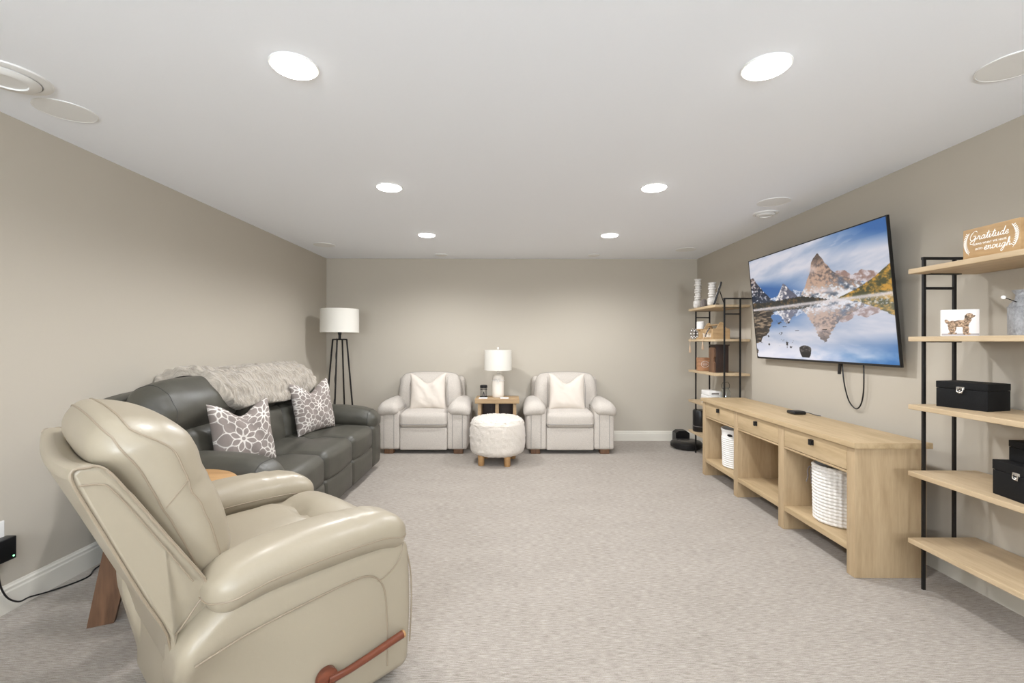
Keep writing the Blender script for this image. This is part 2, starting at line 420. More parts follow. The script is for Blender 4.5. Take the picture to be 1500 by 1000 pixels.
# ---------------------------------------------------------------- cream recliner
def smoothstep(a, b, x):
    t = max(0, min(1, (x-a)/(b-a))); return t*t*(3-2*t)
def gauss(x, s): return math.exp(-(x/s)**2)
def make_recliner():
    t = thing('recliner', (-1.05, 1.81, 0), 'cream leather recliner with brown wooden lever in the left foreground', 'recliner', rz=R(49))
    cm, sm = M['cream'], M['creamseam']
    part('frame', box(-0.28, 0.40, -0.29, 0.29, 0.07, 0.40, 0.02, 3), cm, t)
    for sg in (-1, 1):
        def sidefn(x, y, z):
            # front edge bows outward, the top follows the arm
            x += 0.012*math.sin(max(0, min(1, (z+0.25)/0.5))*math.pi)*(1 if x > 0.2 else 0)
            z2 = z - (0.03*smoothstep(0.28, 0.40, x) if z > 0 else 0)
            rear = smoothstep(0.05, -0.38, x)
            if x < 0: x += 0.06*smoothstep(0.10, -0.27, z)
            z2 -= 0.10*smoothstep(-0.24, -0.40, x)*smoothstep(0.0, 0.24, z)
            y -= sg*0.075*rear*smoothstep(0.20, -0.05, z)
            return [x, y, z2]
        s = Soft((0.78, 0.185, 0.54), 0.045, (0.07, sg*0.372, 0.30), (0, 0.012, 0), sidefn, k=4, m=(14, 3, 10))
        sp = part('side_panel', s.mesh(), cm, t)
        yy = sg*0.4725
        pts = spline([(-0.285, yy, 0.42), (-0.15, yy-0.003*sg*0, 0.448), (0, yy+0.004*sg, 0.465), (0.193, yy+0.003*sg, 0.475), (0.2725, yy+0.002*sg, 0.46), (0.325, yy, 0.40), (0.341, yy-0.001*sg, 0.275), (0.345, yy-0.004*sg, 0.09)], 6)
        part('piping', tube(pts, 0.0032), sm, sp)
        pts = spline([(0.425, yy-0.012*sg, 0.535), (0.405, yy-0.003*sg, 0.49), (0.37, yy, 0.455), (0.325, yy+0.001*sg, 0.435), (0.30, yy+0.001*sg, 0.432)], 6)
        part('piping', tube(pts, 0.0022), sm, sp)
        pts = spline([(0.444, yy-0.022*sg, 0.50), (0.466, yy-0.022*sg, 0.40), (0.470, yy-0.022*sg, 0.27), (0.462, yy-0.022*sg, 0.12)], 6)
        part('piping', tube(pts, 0.003), sm, sp)
        def armfn(x, y, z):
            u = x/0.34
            wide = 1+0.06*math.cos(u*1.5)
            y *= wide
            z += 0.012*math.cos(u*2.2) - 0.022*smoothstep(0.6, 1.0, u) - 0.015*smoothstep(-0.5, -1.0, u)
            if z > 0: # small creases across the front of the pad
                z += 0.0028*math.sin(x*95+y*12)*gauss(x-0.13, 0.07)*smoothstep(0.01, 0.05, z)
            return [x, y, z]
        a = Soft((0.68, 0.205, 0.135), 0.064, (0.10, sg*0.388, 0.603), (0.01, 0.006, 0.012), armfn, k=5, m=(26, 5, 3))
        ap = part('arm_pad', a.mesh(), cm, t)
        part('piping', tube(a.ring(2, -0.012, lift=0.0006), 0.0026, closed=True), sm, ap)
    # reclined back shell
    poly = [(-0.29, 0.30), (-0.302, 0.36), (-0.328, 0.493), (-0.388, 0.623), (-0.465, 0.81), (-0.538, 0.997), (-0.515, 1.018), (-0.467, 1.008), (-0.40, 0.91), (-0.325, 0.78), (-0.211, 0.586), (-0.19, 0.48), (-0.19, 0.30)]
    def shellfn(x, y, z):
        v = abs(y)/0.40
        if z > 0.8: z -= 0.022*(1-v**2)*smoothstep(0.8, 1.0, z)
        x -= 0.02*(1-v**2)*smoothstep(0.4, 0.7, z)*smoothstep(-0.28, -0.34, x)
        y *= 1-0.14*smoothstep(0.55, 0.36, z)
        return (x, y, z)
    sh = bevel(part('back_shell', prism(poly, -0.40, 0.40, 12, fn=shellfn), cm, t), 0.016, 4)
    for sg in (-1, 1):
        y = sg*0.402
        tp = lambda P: [(a, b*(1-0.14*smoothstep(0.55, 0.36, c)), c) for a, b, c in P]
        part('piping', tube(tp(spline([(-0.305, y, 0.37), (-0.331, y, 0.50), (-0.388, y, 0.632), (-0.46, y, 0.81), (-0.529, y, 0.985), (-0.50, y, 1.008), (-0.462, y, 0.995), (-0.40, y, 0.896), (-0.325, y, 0.768), (-0.222, y, 0.592)], 5)), 0.0036), sm, sh)
        part('piping', tube(tp(spline([(-0.515, y, 0.965), (-0.475, y, 0.96), (-0.447, y, 0.935), (-0.36, y, 0.79), (-0.27, y, 0.63)], 5)), 0.0026), sm, sh)
        part('piping', tube(tp(spline([(-0.222, y, 0.592), (-0.26, y, 0.56), (-0.30, y, 0.50), (-0.325, y, 0.47)], 5)), 0.0026), sm, sh)
    # puffy back cushion
    tilt = Matrix.Rotation(R(-25), 4, 'Y')
    def cushfn(x, y, z):
        f = 0.25+0.75*smoothstep(-0.05, 0.07, x)
        x -= f*0.006*gauss(z-0.03-0.008*math.cos(y*8), 0.03)
        x += f*0.020*gauss(z-0.15, 0.16) - f*0.026*smoothstep(-0.08, -0.30, z)
        x += f*0.0030*math.sin(z*75+y*22)*gauss(z-0.0, 0.09)*(0.2+abs(y)*2.4)
        x -= 0.055*smoothstep(0.13, 0.33, z)*f
        z -= 0.035*(abs(y)/0.34)**3*smoothstep(0.1, 0.3, z)
        y *= 1-0.05*smoothstep(-0.1, -0.3, z)
        return [x, y, z]
    c = Soft((0.20, 0.70, 0.61), 0.092, (-0.30, 0, 0.855), (0.022, 0.012, 0.012), cushfn, tilt, k=6, m=(3, 22, 22))
    bc = part('back_cushion', c.mesh(), cm, t)
    part('piping', tube(c.ring(0, 0.045, lift=0.0006), 0.0032, closed=True), sm, bc)
    part('piping', tube(c.ring(0, -0.035, lift=0.0006), 0.0032, closed=True), sm, bc)
    for sg in (-1, 1):
        part('piping', tube([c.map([0.045-0.009*j, sg*0.35, 0.045-0.005*j], 0.0008) for j in range(9)], 0.0018), sm, bc)
    # seat: two lobes with a tuft
    def seatfn(x, y, z):
        if z > 0:
            d = gauss(x-0.10, 0.03)
            z -= 0.030*d*(0.35+0.65*gauss(y, 0.16))
            z -= 0.022*gauss(x-0.10, 0.025)*gauss(y, 0.03)
            z += 0.028*gauss(x-0.22, 0.09)
            z += 0.003*math.sin(y*60+x*30)*gauss(x-0.06, 0.08)
        return [x, y, z]
    s = Soft((0.70, 0.55, 0.22), 0.075, (0.125, 0, 0.462), (0.01, 0, 0.050), seatfn, k=5, m=(26, 16, 3))
    st = part('seat_cushion', s.mesh(), cm, t)
    part('button', lathe([(0.0, 0.002), (0.007, 0.001), (0.008, -0.004)], 14, (0.225, 0, 0.561), cap=False), sm, st)
    f = Soft((0.11, 0.555, 0.43), 0.045, (0.425, 0, 0.305), (0.02, 0, 0), None, k=4, m=(2, 12, 10))
    fr = part('footrest', f.mesh(), cm, t)
    part('piping', tube(f.ring(0, 0.03, lift=0.0006), 0.003, closed=True), sm, fr)
    h = part('lever', lathe([(0.0, 0.0), (0.034, 0.0), (0.038, 0.006), (0.036, 0.022), (0.024, 0.028), (0, 0.028)], 28, fn=lambda x, y, z: (x+0.093, -0.474-z, y+0.188)), M['mahog'], t, label='brown wooden recliner lever')
    pts = spline([(0.093, -0.500, 0.188), (0.15, -0.503, 0.186), (0.24, -0.506, 0.193), (0.33, -0.508, 0.203), (0.385, -0.509, 0.208)], 6)
    n = len(pts); part('grip', tube(pts, [0.013 if i < n*0.2 else 0.011+0.004*i/n for i in range(n)], 12), M['mahog'], h)
    part('grip_tip', tube([(0.384, -0.509, 0.208), (0.391, -0.5092, 0.2085), (0.394, -0.5092, 0.2088)], [0.015, 0.0145, 0.010], 12), M['honey'], h)
    mb = MB(); mb.add(lathe([(0.27, 0), (0.335, 0), (0.34, 0.012), (0.33, 0.035), (0.275, 0.035), (0.27, 0)], 48, cap=False))
    mb.add(box(-0.28, 0.28, -0.03, 0.03, 0.004, 0.03)); mb.add(box(-0.03, 0.03, -0.28, 0.28, 0.004, 0.03))
    mb.add(lathe([(0.06, 0.0), (0.06, 0.075)], 24))
    part('swivel_base', mb, M['mahog'], t, label='dark brown wooden ring base')
make_recliner()

# ---------------------------------------------------------------- grey reclining sofa
SY0, SY1 = 2.60, 4.90
t = thing('sofa', (-1.9, 3.75, 0), 'dark grey leather three-seat reclining sofa against the left wall', 'sofa')
gm, gs = M['grey'], M['greyseam']
part('frame', box(-2.24, -1.48, SY0+0.05, SY1-0.05, 0.05, 0.34, 0.02, 3), gm, t, world=True)
for (ya, sg) in ((SY0+0.125, -1), (SY1-0.125, 1)):
    def fn(x, y, z, sg=sg):
        z -= 0.045*smoothstep(0.1, -0.45, -x)*0 + 0.03*smoothstep(0.30, 0.50, x)*(1 if z > 0 else 0)
        x += 0.015*math.sin(max(0, min(1, (z+0.29)/0.58))*math.pi)*(1 if x > 0 else 0)
        return [x, y, z]
    a = Soft((0.92, 0.25, 0.46), 0.05, (-1.845, ya, 0.275), (0, 0.01, 0), fn, k=4, m=(12, 4, 8))
    ar = part('arm', a.mesh(), gm, t, world=True)
    def padfn(x, y, z):
        x2 = x; u = x/0.46
        z2 = z - 0.03*smoothstep(0.6, 1.0, u) + 0.010*math.cos(u*3)
        return [x2, y*(1+0.04*math.cos(u*2)), z2]
    p = Soft((0.93, 0.265, 0.19), 0.085, (-1.84, ya, 0.555), (0.015, 0.006, 0.012), padfn, k=5, m=(14, 4, 2))
    pd = part('arm_pad', p.mesh(), gm, t, world=True)
    part('seam', tube(p.ring(0, 0.395, lift=0.0006), 0.003, closed=True), gs, pd, world=True)
    part('seam', tube(a.ring(0, 0.42, lift=0.0006), 0.003, closed=True), gs, ar, world=True)
seats = [(2.86, 3.46), (3.46, 4.06), (4.06, 4.64)]
for i, (y0, y1) in enumerate(seats):
    yc, w = (y0+y1)/2, (y1-y0)
    def sfn(x, y, z):
        if z > 0: z -= 0.018*gauss(x-0.03, 0.03); z += 0.010*math.sin(x*22+y*15)*gauss(x-0.03, 0.14)*0.5
        x += 0.012*gauss(y, 0.2)*(1 if x > 0.2 else 0)
        return [x, y, z]
    s = Soft((0.74, w-0.004, 0.235), 0.062, (-1.755, yc, 0.37), (0.015, 0, 0.028), sfn, k=5, m=(16, 12, 2))
    o = part('seat_cushion', s.mesh(), gm, t, world=True)
    part('seam', tube(s.ring(1, (w/2)-0.05, lift=0.0004), 0.0024, closed=True), gs, o, world=True)
    f = Soft((0.10, w-0.008, 0.235), 0.035, (-1.435, yc, 0.165), (0.02, 0, 0.0), None, k=4, m=(2, 10, 6))
    part('footrest', f.mesh(), gm, t, world=True)
    tl = Matrix.Rotation(R(-9), 4, 'Y')
    l = Soft((0.20, w-0.004, 0.36), 0.075, (-2.075, yc, 0.60), (0.03, 0, 0), lambda x, y, z: [x+0.004*math.sin(z*50+y*20)*gauss(abs(y)-0.2, 0.1), y, z], tl, k=5, m=(2, 12, 10))
    part('lumbar_cushion', l.mesh(), gm, t, world=True)
for i, (y0, y1) in enumerate([(2.68, 3.45), (3.45, 4.05), (4.05, 4.82)]):
    yc, w = (y0+y1)/2, y1-y0
    tl = Matrix.Rotation(R(-14), 4, 'Y')
    def hfn(x, y, z, i=i, w=w):
        f = smoothstep(-0.03, 0.08, x)
        x += f*(0.02*gauss(z+0.04, 0.1) - 0.012*gauss(y-0.02, 0.3)*gauss(z-0.1, 0.05))
        e = (abs(y)/(w/2))**4
        outer = (i == 0 and y < 0) or (i == 2 and y > 0)
        if outer: z -= 0.06*e*smoothstep(-0.03, 0.1, z); x -= 0.05*e*f
        x += 0.004*math.sin(z*60+y*9)*gauss(abs(y)-w*0.40, 0.05)
        return [x, y, z]
    h = Soft((0.26, w-0.004, 0.33), 0.10, (-2.165, yc, 0.905), (0.03, 0, 0.02), hfn, tl, k=6, m=(3, 14, 5))
    o = part('headrest', h.mesh(), gm, t, world=True)
    part('seam', tube(h.ring(1, -(w/2)+0.10, lift=0.0004), 0.0025, closed=True), gs, o, world=True)
    if i == 2: part('seam', tube(h.ring(1, (w/2)-0.10, lift=0.0004), 0.0025, closed=True), gs, o, world=True)
b_ = Soft((0.13, SY1-SY0-0.04, 0.90), 0.04, (-2.375, 3.75, 0.555), (0, 0, 0.02), lambda x, y, z: [x+0.19*(1-smoothstep(-0.45, 0.30, z)), y, z-0.05*(abs(y)/1.13)**10*smoothstep(0, 0.3, z)], k=4, m=(2, 24, 10))
part('back_panel', b_.mesh(), gm, t, world=True)
for (x, y) in ((-2.2, 2.7), (-2.2, 4.8), (-1.5, 2.7), (-1.5, 4.8)):
    part('foot', lathe([(0.025, 0), (0.03, 0.06)], 16, (x, y, 0)), M['blackp'], t, world=True)

# throw blanket over the back
def make_throw():
    prof = spline([(-2.40, 0, 0.86), (-2.425, 0, 0.95), (-2.44, 0, 1.025), (-2.405, 0, 1.050), (-2.33, 0, 1.078), (-2.23, 0, 1.095), (-2.13, 0, 1.070), (-2.055, 0, 1.015), (-2.005, 0, 0.945), (-1.985, 0, 0.885), (-1.975, 0, 0.845), (-1.975, 0, 0.815)], 8)
    prof = [p for p in prof][14:]
    NP = 110; NY = 260
    # resample
    P = np.array([(p[0], p[2]) for p in prof]); d = np.r_[0, np.cumsum(np.hypot(*np.diff(P, axis=0).T))]; L = d[-1]
    tt = np.linspace(0, L, NP); X = np.interp(tt, d, P[:, 0]); Z = np.interp(tt, d, P[:, 1])
    tx = np.gradient(X, tt); tz = np.gradient(Z, tt); nx, nzv = -tz, tx
    # outward normal
    s = -1 if (nx[NP//2]*0+nzv[NP//2]) < 0 else 1
    nx, nzv = nx*s, nzv*s
    ys = np.linspace(0, 1, NY); V = []
    T, U = np.meshgrid(np.linspace(0, 1, NP), ys)          # U across the sofa, T down the front
    y0 = 3.16 + 0.03*T + 0.02*np.sin(T*5); y1 = 4.70 - 0.02*T
    Y = y0+(y1-y0)*U + 0.012*np.sin(T*14+U*9)
    lenf = 1.0 - 0.17*np.clip(1-U/0.13, 0, 1)**2 - 0.03*np.sin(U*7) - 0.12*np.clip((U-0.75)/0.25, 0, 1)**2
    Ti = T*lenf
    Xg = np.interp(Ti*L, tt, X); Zg = np.interp(Ti*L, tt, Z); Nx = np.interp(Ti*L, tt, nx); Nz = np.interp(Ti*L, tt, nzv)
    warp = 6*fbm(U*9, T*3)
    ru = np.sin(U*360 + warp*4.0 + 2*np.sin(T*9))*0.5+0.5
    gather = fbm(U*60+warp, T*9, 3)
    bands = np.abs(np.sin(T*math.pi*6.5+2.5*fbm(U*14, T*2)))
    disp = 0.010 + 0.024*gather*(0.35+0.65*bands) + 0.010*ru*(0.35+0.65*bands) + 0.014*fbm(U*10, T*4)
    # rolled folds along the near edge
    e = U*1.5
    disp += 0.030*np.exp(-((e-0.03)/0.03)**2) + 0.026*np.exp(-((e-0.115)/0.035)**2) - 0.006*np.exp(-((e-0.072)/0.014)**2)
    edge = np.minimum(np.minimum(U/0.012, (1-U)/0.012), (1-T)/0.02); edge = np.clip(edge, 0, 1)
    disp = disp*edge
    top = np.stack([Xg+Nx*disp, Y, Zg+Nz*disp], -1).reshape(-1, 3)
    bot = np.stack([Xg-Nx*0.004, Y, Zg-Nz*0.004], -1).reshape(-1, 3)
    top[:, 0] = np.maximum(top[:, 0], LEFT+0.010); bot[:, 0] = np.maximum(bot[:, 0], LEFT+0.006)
    n = len(top); F = []
    for i in range(NY-1):
        for j in range(NP-1):
            a = i*NP+j; F.append((a, a+1, a+NP+1, a+NP))
    F2 = [tuple(n+k for k in reversed(f)) for f in F[::1]]
    def strip(a, b):
        for k in range(len(a)-1): F.append((a[k], a[k]+n, a[k+1]+n, a[k+1]))
    strip([i*NP+NP-1 for i in range(NY)], None); strip([i*NP for i in range(NY)][::-1], None)
    strip(list(range(NP)), None); strip([(NY-1)*NP+j for j in range(NP)][::-1], None)
    v = [tuple(p) for p in np.vstack([top, bot])]
    o = part('throw_blanket', (v, F+F2), M['throw'])
    tag(o, 'light grey ruched faux fur throw draped over the back of the dark sofa', 'blanket')
make_throw()

# ---------------------------------------------------------------- pillows
def pillow_mesh(w, h, t, chop=0.0, n=70, sag=0.0, ear=0.0, seed=0):
    u = np.linspace(-1, 1, n); U, V = np.meshgrid(u, u)
    pin = 0.07
    X = w/2*U*(1-pin*(1-V**2)); Z = h/2*V*(1-pin*(1-U**2))
    Z = Z + np.where(V > -1, -chop*np.exp(-(U/0.52)**2)*((V+1)/2)**2.4, 0) + ear*np.abs(U)**2*((V+1)/2)**3
    prof = ((1-U**4)*(1-V**4))**0.55
    T = t/2*prof*(1-0.28*np.exp(-(U/0.40)**2)*((V+1)/2)**2*(1 if chop > 0 else 0))
    T = T*(1+0.10*(fbm(U*3+seed, V*3, 3)-0.5))
    T = T + 0.004*np.sin((U*9+V*5)+4*fbm(U*2+seed, V*2))*prof
    v = []; f = []
    front = np.stack([X, -T, Z], -1).reshape(-1, 3); backv = np.stack([X, T, Z], -1).reshape(-1, 3)
    N = n*n; inner = {}
    v = [tuple(p) for p in front]
    bi = []
    for i in range(n):
        for j in range(n):
            if i in (0, n-1) or j in (0, n-1): bi.append(i*n+j)
            else: bi.append(len(v)); v.append(tuple(backv[i*n+j]))
    for i in range(n-1):
        for j in range(n-1):
            a = i*n+j; f.append((a, a+1, a+n+1, a+n))
            f.append((bi[a], bi[a+n], bi[a+n+1], bi[a+1]))
    uv = list(zip(U.ravel(), V.ravel())); full = uv + [uv[i*n+j] for i in range(1, n-1) for j in range(1, n-1)]
    return (v, f), np.array(full)

def place(o, loc, rx=0, ry=0, rz=0):
    o.matrix_world = Matrix.Translation(loc) @ Matrix.Rotation(rz, 4, 'Z') @ Matrix.Rotation(rx, 4, 'X') @ Matrix.Rotation(ry, 4, 'Y')
    return o

def set_cols(o, cols):
    at = o.data.color_attributes.new('Col', 'FLOAT_COLOR', 'POINT')
    c = np.ones((len(cols), 4), np.float32); c[:, :3] = cols; at.data.foreach_set('color', c.ravel())

def floral(uv, seed):
    rs = np.random.RandomState(seed)
    U, V = uv[:, 0]*1.0, uv[:, 1]*1.0
    cents = [(-0.22, -0.12, 0.72), (0.62, 0.55, 0.55), (-0.75, 0.85, 0.5), (0.75, -0.72, 0.5), (-1.0, -0.95, 0.45), (0.05, 1.15, 0.4)] if seed == 1 else \
            [(0.05, 0.10, 0.55), (-0.72, 0.75, 0.42), (0.80, 0.70, 0.42), (-0.65, -0.62, 0.42), (0.62, -0.75, 0.45), (1.1, 0.0, 0.3), (-1.05, 0.1, 0.3)]
    best = np.full(U.shape, 9.0); wid = np.argmin([np.hypot(U-x, V-y)/R_ for x, y, R_ in cents], axis=0)
    line = np.zeros(U.shape)
    for k, (x, y, R_) in enumerate(cents):
        r = np.hypot(U-x, V-y)/R_; th = np.arctan2(V-y, U-x)
        m = wid == k; n = 8
        val = np.zeros(U.shape)
        for q, (ra, rb, ph) in enumerate(((0.12, 0.62, 0), (0.5, 1.05, 0.5), (0.9, 1.55, 0))):
            a = ((th*n/(2*math.pi)+ph) % 1.0)-0.5                 # -0.5..0.5 within a petal
            s_ = np.clip((r-ra)/(rb-ra), 0, 1)
            half = 0.50*np.sin(np.pi*np.clip(s_, 0, 1)**0.8)**0.7
            dist = np.abs(np.abs(a)-half)*2*math.pi/n*r*R_
            inside = (r > ra) & (r < rb)
            hide = np.zeros(U.shape, bool)
            if q > 0:
                pa, pb, pp = ((0.12, 0.62, 0), (0.5, 1.05, 0.5))[q-1]
                a2 = ((th*n/(2*math.pi)+pp) % 1.0)-0.5; s2 = np.clip((r-pa)/(pb-pa), 0, 1)
                hide = (np.abs(a2) < 0.5*np.sin(np.pi*s2**0.8)**0.7) & (r < pb)
            val = np.maximum(val, np.where(inside & ~hide, np.exp(-(dist/0.019)**4), 0))
        val = np.maximum(val, np.exp(-((r-0.12)*R_/0.02)**4))
        line = np.where(m, val, line)
    base = lin((142, 132, 126)); wh = lin((222, 216, 208))
    return base*(1-line[:, None])+wh*line[:, None]

def tri_pillow(name, loc, rz, rx, w, h, t, seed, label, ry=0, chop=0.07):
    vf, uv = pillow_mesh(w, h, t, chop, 150, seed=seed)
    o = part(name, vf, M['pillowprint']); set_cols(o, floral(uv, seed)); place(o, loc, rx, ry, rz)
    return tag(o, label, 'pillow', 'patterned throw pillows on the sofa')
# pillow front faces local -y
tri_pillow('throw_pillow', (-1.81, 3.12, 0.705), R(62), R(-14), 0.42, 0.45, 0.15, 1, 'grey pillow with white flower outlines on the near end of the dark sofa', chop=0.09)
tri_pillow('throw_pillow', (-1.83, 4.27, 0.73), R(68), R(-10), 0.45, 0.48, 0.15, 2, 'grey pillow with white flower outlines at the far end of the dark sofa', ry=R(-3), chop=0.10)

# ---------------------------------------------------------------- light grey armchairs
def make_armchair():
    t = thing('armchair', (0, 0, 0), '', 'armchair', 'light grey upholstered armchairs')
    fm, fs = M['fabric'], M['fabricseam']
    part('frame', box(-0.30, 0.30, -0.32, 0.28, 0.05, 0.33, 0.015, 3), fm, t)
    fp = Soft((0.56, 0.06, 0.265), 0.02, (0, -0.335, 0.178), (0, 0.008, 0), None, k=3, m=(10, 2, 6))
    part('footrest', fp.mesh(), fm, t)
    def sfn(x, y, z): return [x, y, z - (0.01*(y/0.3)**2 if z > 0 else 0)]
    s = Soft((0.565, 0.60, 0.185), 0.05, (0, -0.085, 0.405), (0, 0.012, 0.022), sfn, k=4, m=(12, 10, 2))
    sc_ = part('seat_cushion', s.mesh(), fm, t)
    part('welting', tube(s.ring(2, -0.05, lift=0.001), 0.004, closed=True), fs, sc_)
    for sg in (-1, 1):
        a = Soft((0.235, 0.66, 0.46), 0.025, (sg*0.40, -0.035, 0.285), (0.006, 0.004, 0), None, k=3, m=(4, 10, 8))
        ar = part('arm', a.mesh(), fm, t)
        for xx in (0.345, 0.462):
            part('welting', tube([(sg*xx, -0.3665, 0.07), (sg*xx, -0.3705, 0.27), (sg*xx, -0.368, 0.48)], 0.0035), fs, ar)
        def padfn(x, y, z, sg=sg):
            u = x*sg/0.13           # +1 = outer side
            z -= 0.045*max(0, u)**2 + 0.02*smoothstep(-0.2, -0.37, y) ; z -= 0.035*smoothstep(-0.3, -1, u)*(1 if z > 0 else 0)
            x *= 1+0.12*smoothstep(0.1, -0.36, y)
            return [x, y, z]
        p = Soft((0.245, 0.69, 0.155), 0.072, (sg*0.415, -0.05, 0.545), (0.006, 0.01, 0.012), padfn, k=5, m=(5, 12, 2))
        part('arm_pad', p.mesh(), fm, t)
    sh = Soft((0.86, 0.12, 0.80), 0.055, (0, 0.292, 0.47), (0, 0, 0.01), None, k=4, m=(10, 2, 8))
    part('back_shell', sh.mesh(), fm, t)
    def bfn(x, y, z):
        x *= 1-0.035*smoothstep(0.0, 0.24, z)
        y -= 0.02*gauss(z-0.05, 0.12) if y < 0 else 0
        z -= 0.04*(abs(x)/0.39)**6*(1 if z > 0 else 0)
        return [x, y, z]
    b = Soft((0.80, 0.23, 0.50), 0.085, (0, 0.165, 0.665), (0, 0.035, 0.02), bfn, Matrix.Rotation(R(-7), 4, 'X'), k=5, m=(16, 3, 10))
    bc = part('back_cushion', b.mesh(), fm, t)
    for xx in (-0.24, 0.24):
        part('welting', tube([b.map([xx, -0.115, -0.2+0.045*j], 0.001) for j in range(10)], 0.0035), fs, bc)
    part('welting', tube(b.ring(1, -0.03, lift=0.001), 0.004, closed=True), fs, bc)
    for x in (-0.41, 0.41):
        for y in (-0.30, 0.27):
            part('foot', box(x-0.055, x+0.055, y-0.05, y+0.05, 0, 0.06, 0.008), M['walnut'], t)
    return t
a1 = make_armchair(); a1.location = (-1.03, 5.80, 0)
a1['label'] = 'light grey fabric armchair on the left of the wooden side table, by the back wall'
a2 = copy_tree(a1); a2.location = (0.705, 5.80, 0)
a2['label'] = 'light grey fabric armchair on the right of the wooden side table, by the back wall'
for (x, l) in ((-1.03, 'white square pillow with a dented top on the left armchair'), (0.685, 'white square pillow with a dented top on the right armchair')):
    vf, uv = pillow_mesh(0.45, 0.46, 0.15, 0.115, 60, seed=int(x*3)+5)
    o = part('white_pillow', vf, M['whitefab']); place(o, (x+0.01, 5.70, 0.712), R(-13), R(-1.5 if x < 0 else 1.0), 0)
    tag(o, l, 'pillow', 'white pillows on the armchairs')

# ---------------------------------------------------------------- ottoman
t = thing('ottoman', (-0.145, 5.10, 0), 'round white boucle ottoman with short wooden feet in front of the side table', 'ottoman')
prof = spline([(0.0001, 0, 0.10), (0.2, 0, 0.10), (0.265, 0, 0.115), (0.298, 0, 0.16), (0.305, 0, 0.28), (0.30, 0, 0.40), (0.28, 0, 0.465), (0.22, 0, 0.498), (0.1, 0, 0.508), (0.0001, 0, 0.51)], 7)
V, F = lathe([(p[0], p[2]) for p in prof], 120, cap=False)
V = np.array(V); th = np.arctan2(V[:, 1], V[:, 0])*0.3; nn = fbm(V[:, 0]*60+V[:, 2]*40+7, V[:, 1]*60+V[:, 2]*50+3, 2)
rr = np.hypot(V[:, 0], V[:, 1]); k = 1+0.07*(nn-0.5); V[:, 0] *= k; V[:, 1] *= k; V[:, 2] += 0.018*(nn-0.5)*(rr < 0.28)
part('body', ([tuple(p) for p in V], F), M['boucle'], t)
part('seam', tube([(0.292*math.cos(a/40*2*math.pi), 0.292*math.sin(a/40*2*math.pi), 0.437) for a in range(40)], 0.005, closed=True), M['boucle'], t)
for (x, y) in ((-0.17, -0.15), (0.11, -0.19), (0.17, 0.15), (-0.13, 0.17)):
    part('foot', lathe([(0.030, 0), (0.034, 0.01), (0.036, 0.115)], 20, (x, y, 0)), M['honey'], t)

# ---------------------------------------------------------------- side table between the armchairs
t = thing('side_table', (-0.165, 5.76, 0), 'small square oak side table between the two light armchairs', 'side table')
part('tabletop', box(-0.27, 0.27, -0.165, 0.165, 0.575, 0.633, 0.004), M['sidewood'], t)
for x in (-0.215, 0.215):
    for y in (-0.12, 0.12): part('leg', box(x-0.02, x+0.02, y-0.02, y+0.02, 0, 0.575, 0.003), M['sidewood'], t)
part('centre_post', box(-0.022, 0.022, -0.13, -0.09, 0.02, 0.575, 0.003), M['sidewood'], t)
part('back_panel', box(-0.195, 0.195, 0.115, 0.13, 0.05, 0.575, 0.002), M['darkwood'], t)  # dark sheet filling the space between the rear legs
part('lower_shelf', box(-0.205, 0.205, -0.11, 0.11, 0.10, 0.125, 0.003), M['sidewood'], t)
ZT = 0.634
# table lamp
t = thing('table_lamp', (-0.158, 5.78, ZT), 'white ceramic table lamp with a white drum shade between the armchairs', 'lamp')
def pumpk(x, y, z):
    return (x, y, z)
part('base', lathe([(0.0, 0), (0.066, 0.0), (0.072, 0.008), (0.073, 0.05), (0.073, 0.19), (0.070, 0.215), (0.072, 0.222), (0.074, 0.235), (0.070, 0.25), (0.066, 0.265), (0.052, 0.285), (0.03, 0.295), (0.0, 0.297)], 40, cap=False), M['ceramic'], t)
part('cord_band', tube([(0.075*math.cos(a/36*2*math.pi), 0.075*math.sin(a/36*2*math.pi), 0.208) for a in range(36)], 0.005, closed=True), M['whitewash'], t)
mb = MB()
for s in (-1, 1):
    mb.add(tube(spline([(0, -0.08, 0.21), (s*0.018, -0.082, 0.235), (s*0.03, -0.08, 0.225), (s*0.018, -0.08, 0.205), (0, -0.08, 0.21)], 5), 0.005))
    mb.add(tube(spline([(0, -0.08, 0.21), (s*0.01, -0.08, 0.19), (s*0.012, -0.079, 0.168)], 5), 0.004))
part('bow', mb, M['whitewash'], t)
part('neck', lathe([(0.012, 0.29), (0.012, 0.38)], 16), M['chrome'], t)
sh = part('lamp_shade', lathe([(0.168, 0.338), (0.172, 0.338), (0.171, 0.465), (0.170, 0.588), (0.166, 0.588), (0.167, 0.465), (0.168, 0.338)], 56, cap=False), M['shade'], t)
mb = MB()
for k in range(3): mb.add(tube([(0, 0, 0.575), (0.168*math.cos(k*2.094), 0.168*math.sin(k*2.094), 0.582)], 0.002))
mb.add(tube([(0, 0, 0.37), (0, 0, 0.60)], 0.003)); part('harp', mb, M['chrome'], t)
part('finial', lathe([(0.004, 0.59), (0.010, 0.60), (0.013, 0.612), (0.008, 0.624), (0, 0.627)], 16, cap=False), M['white'], t)
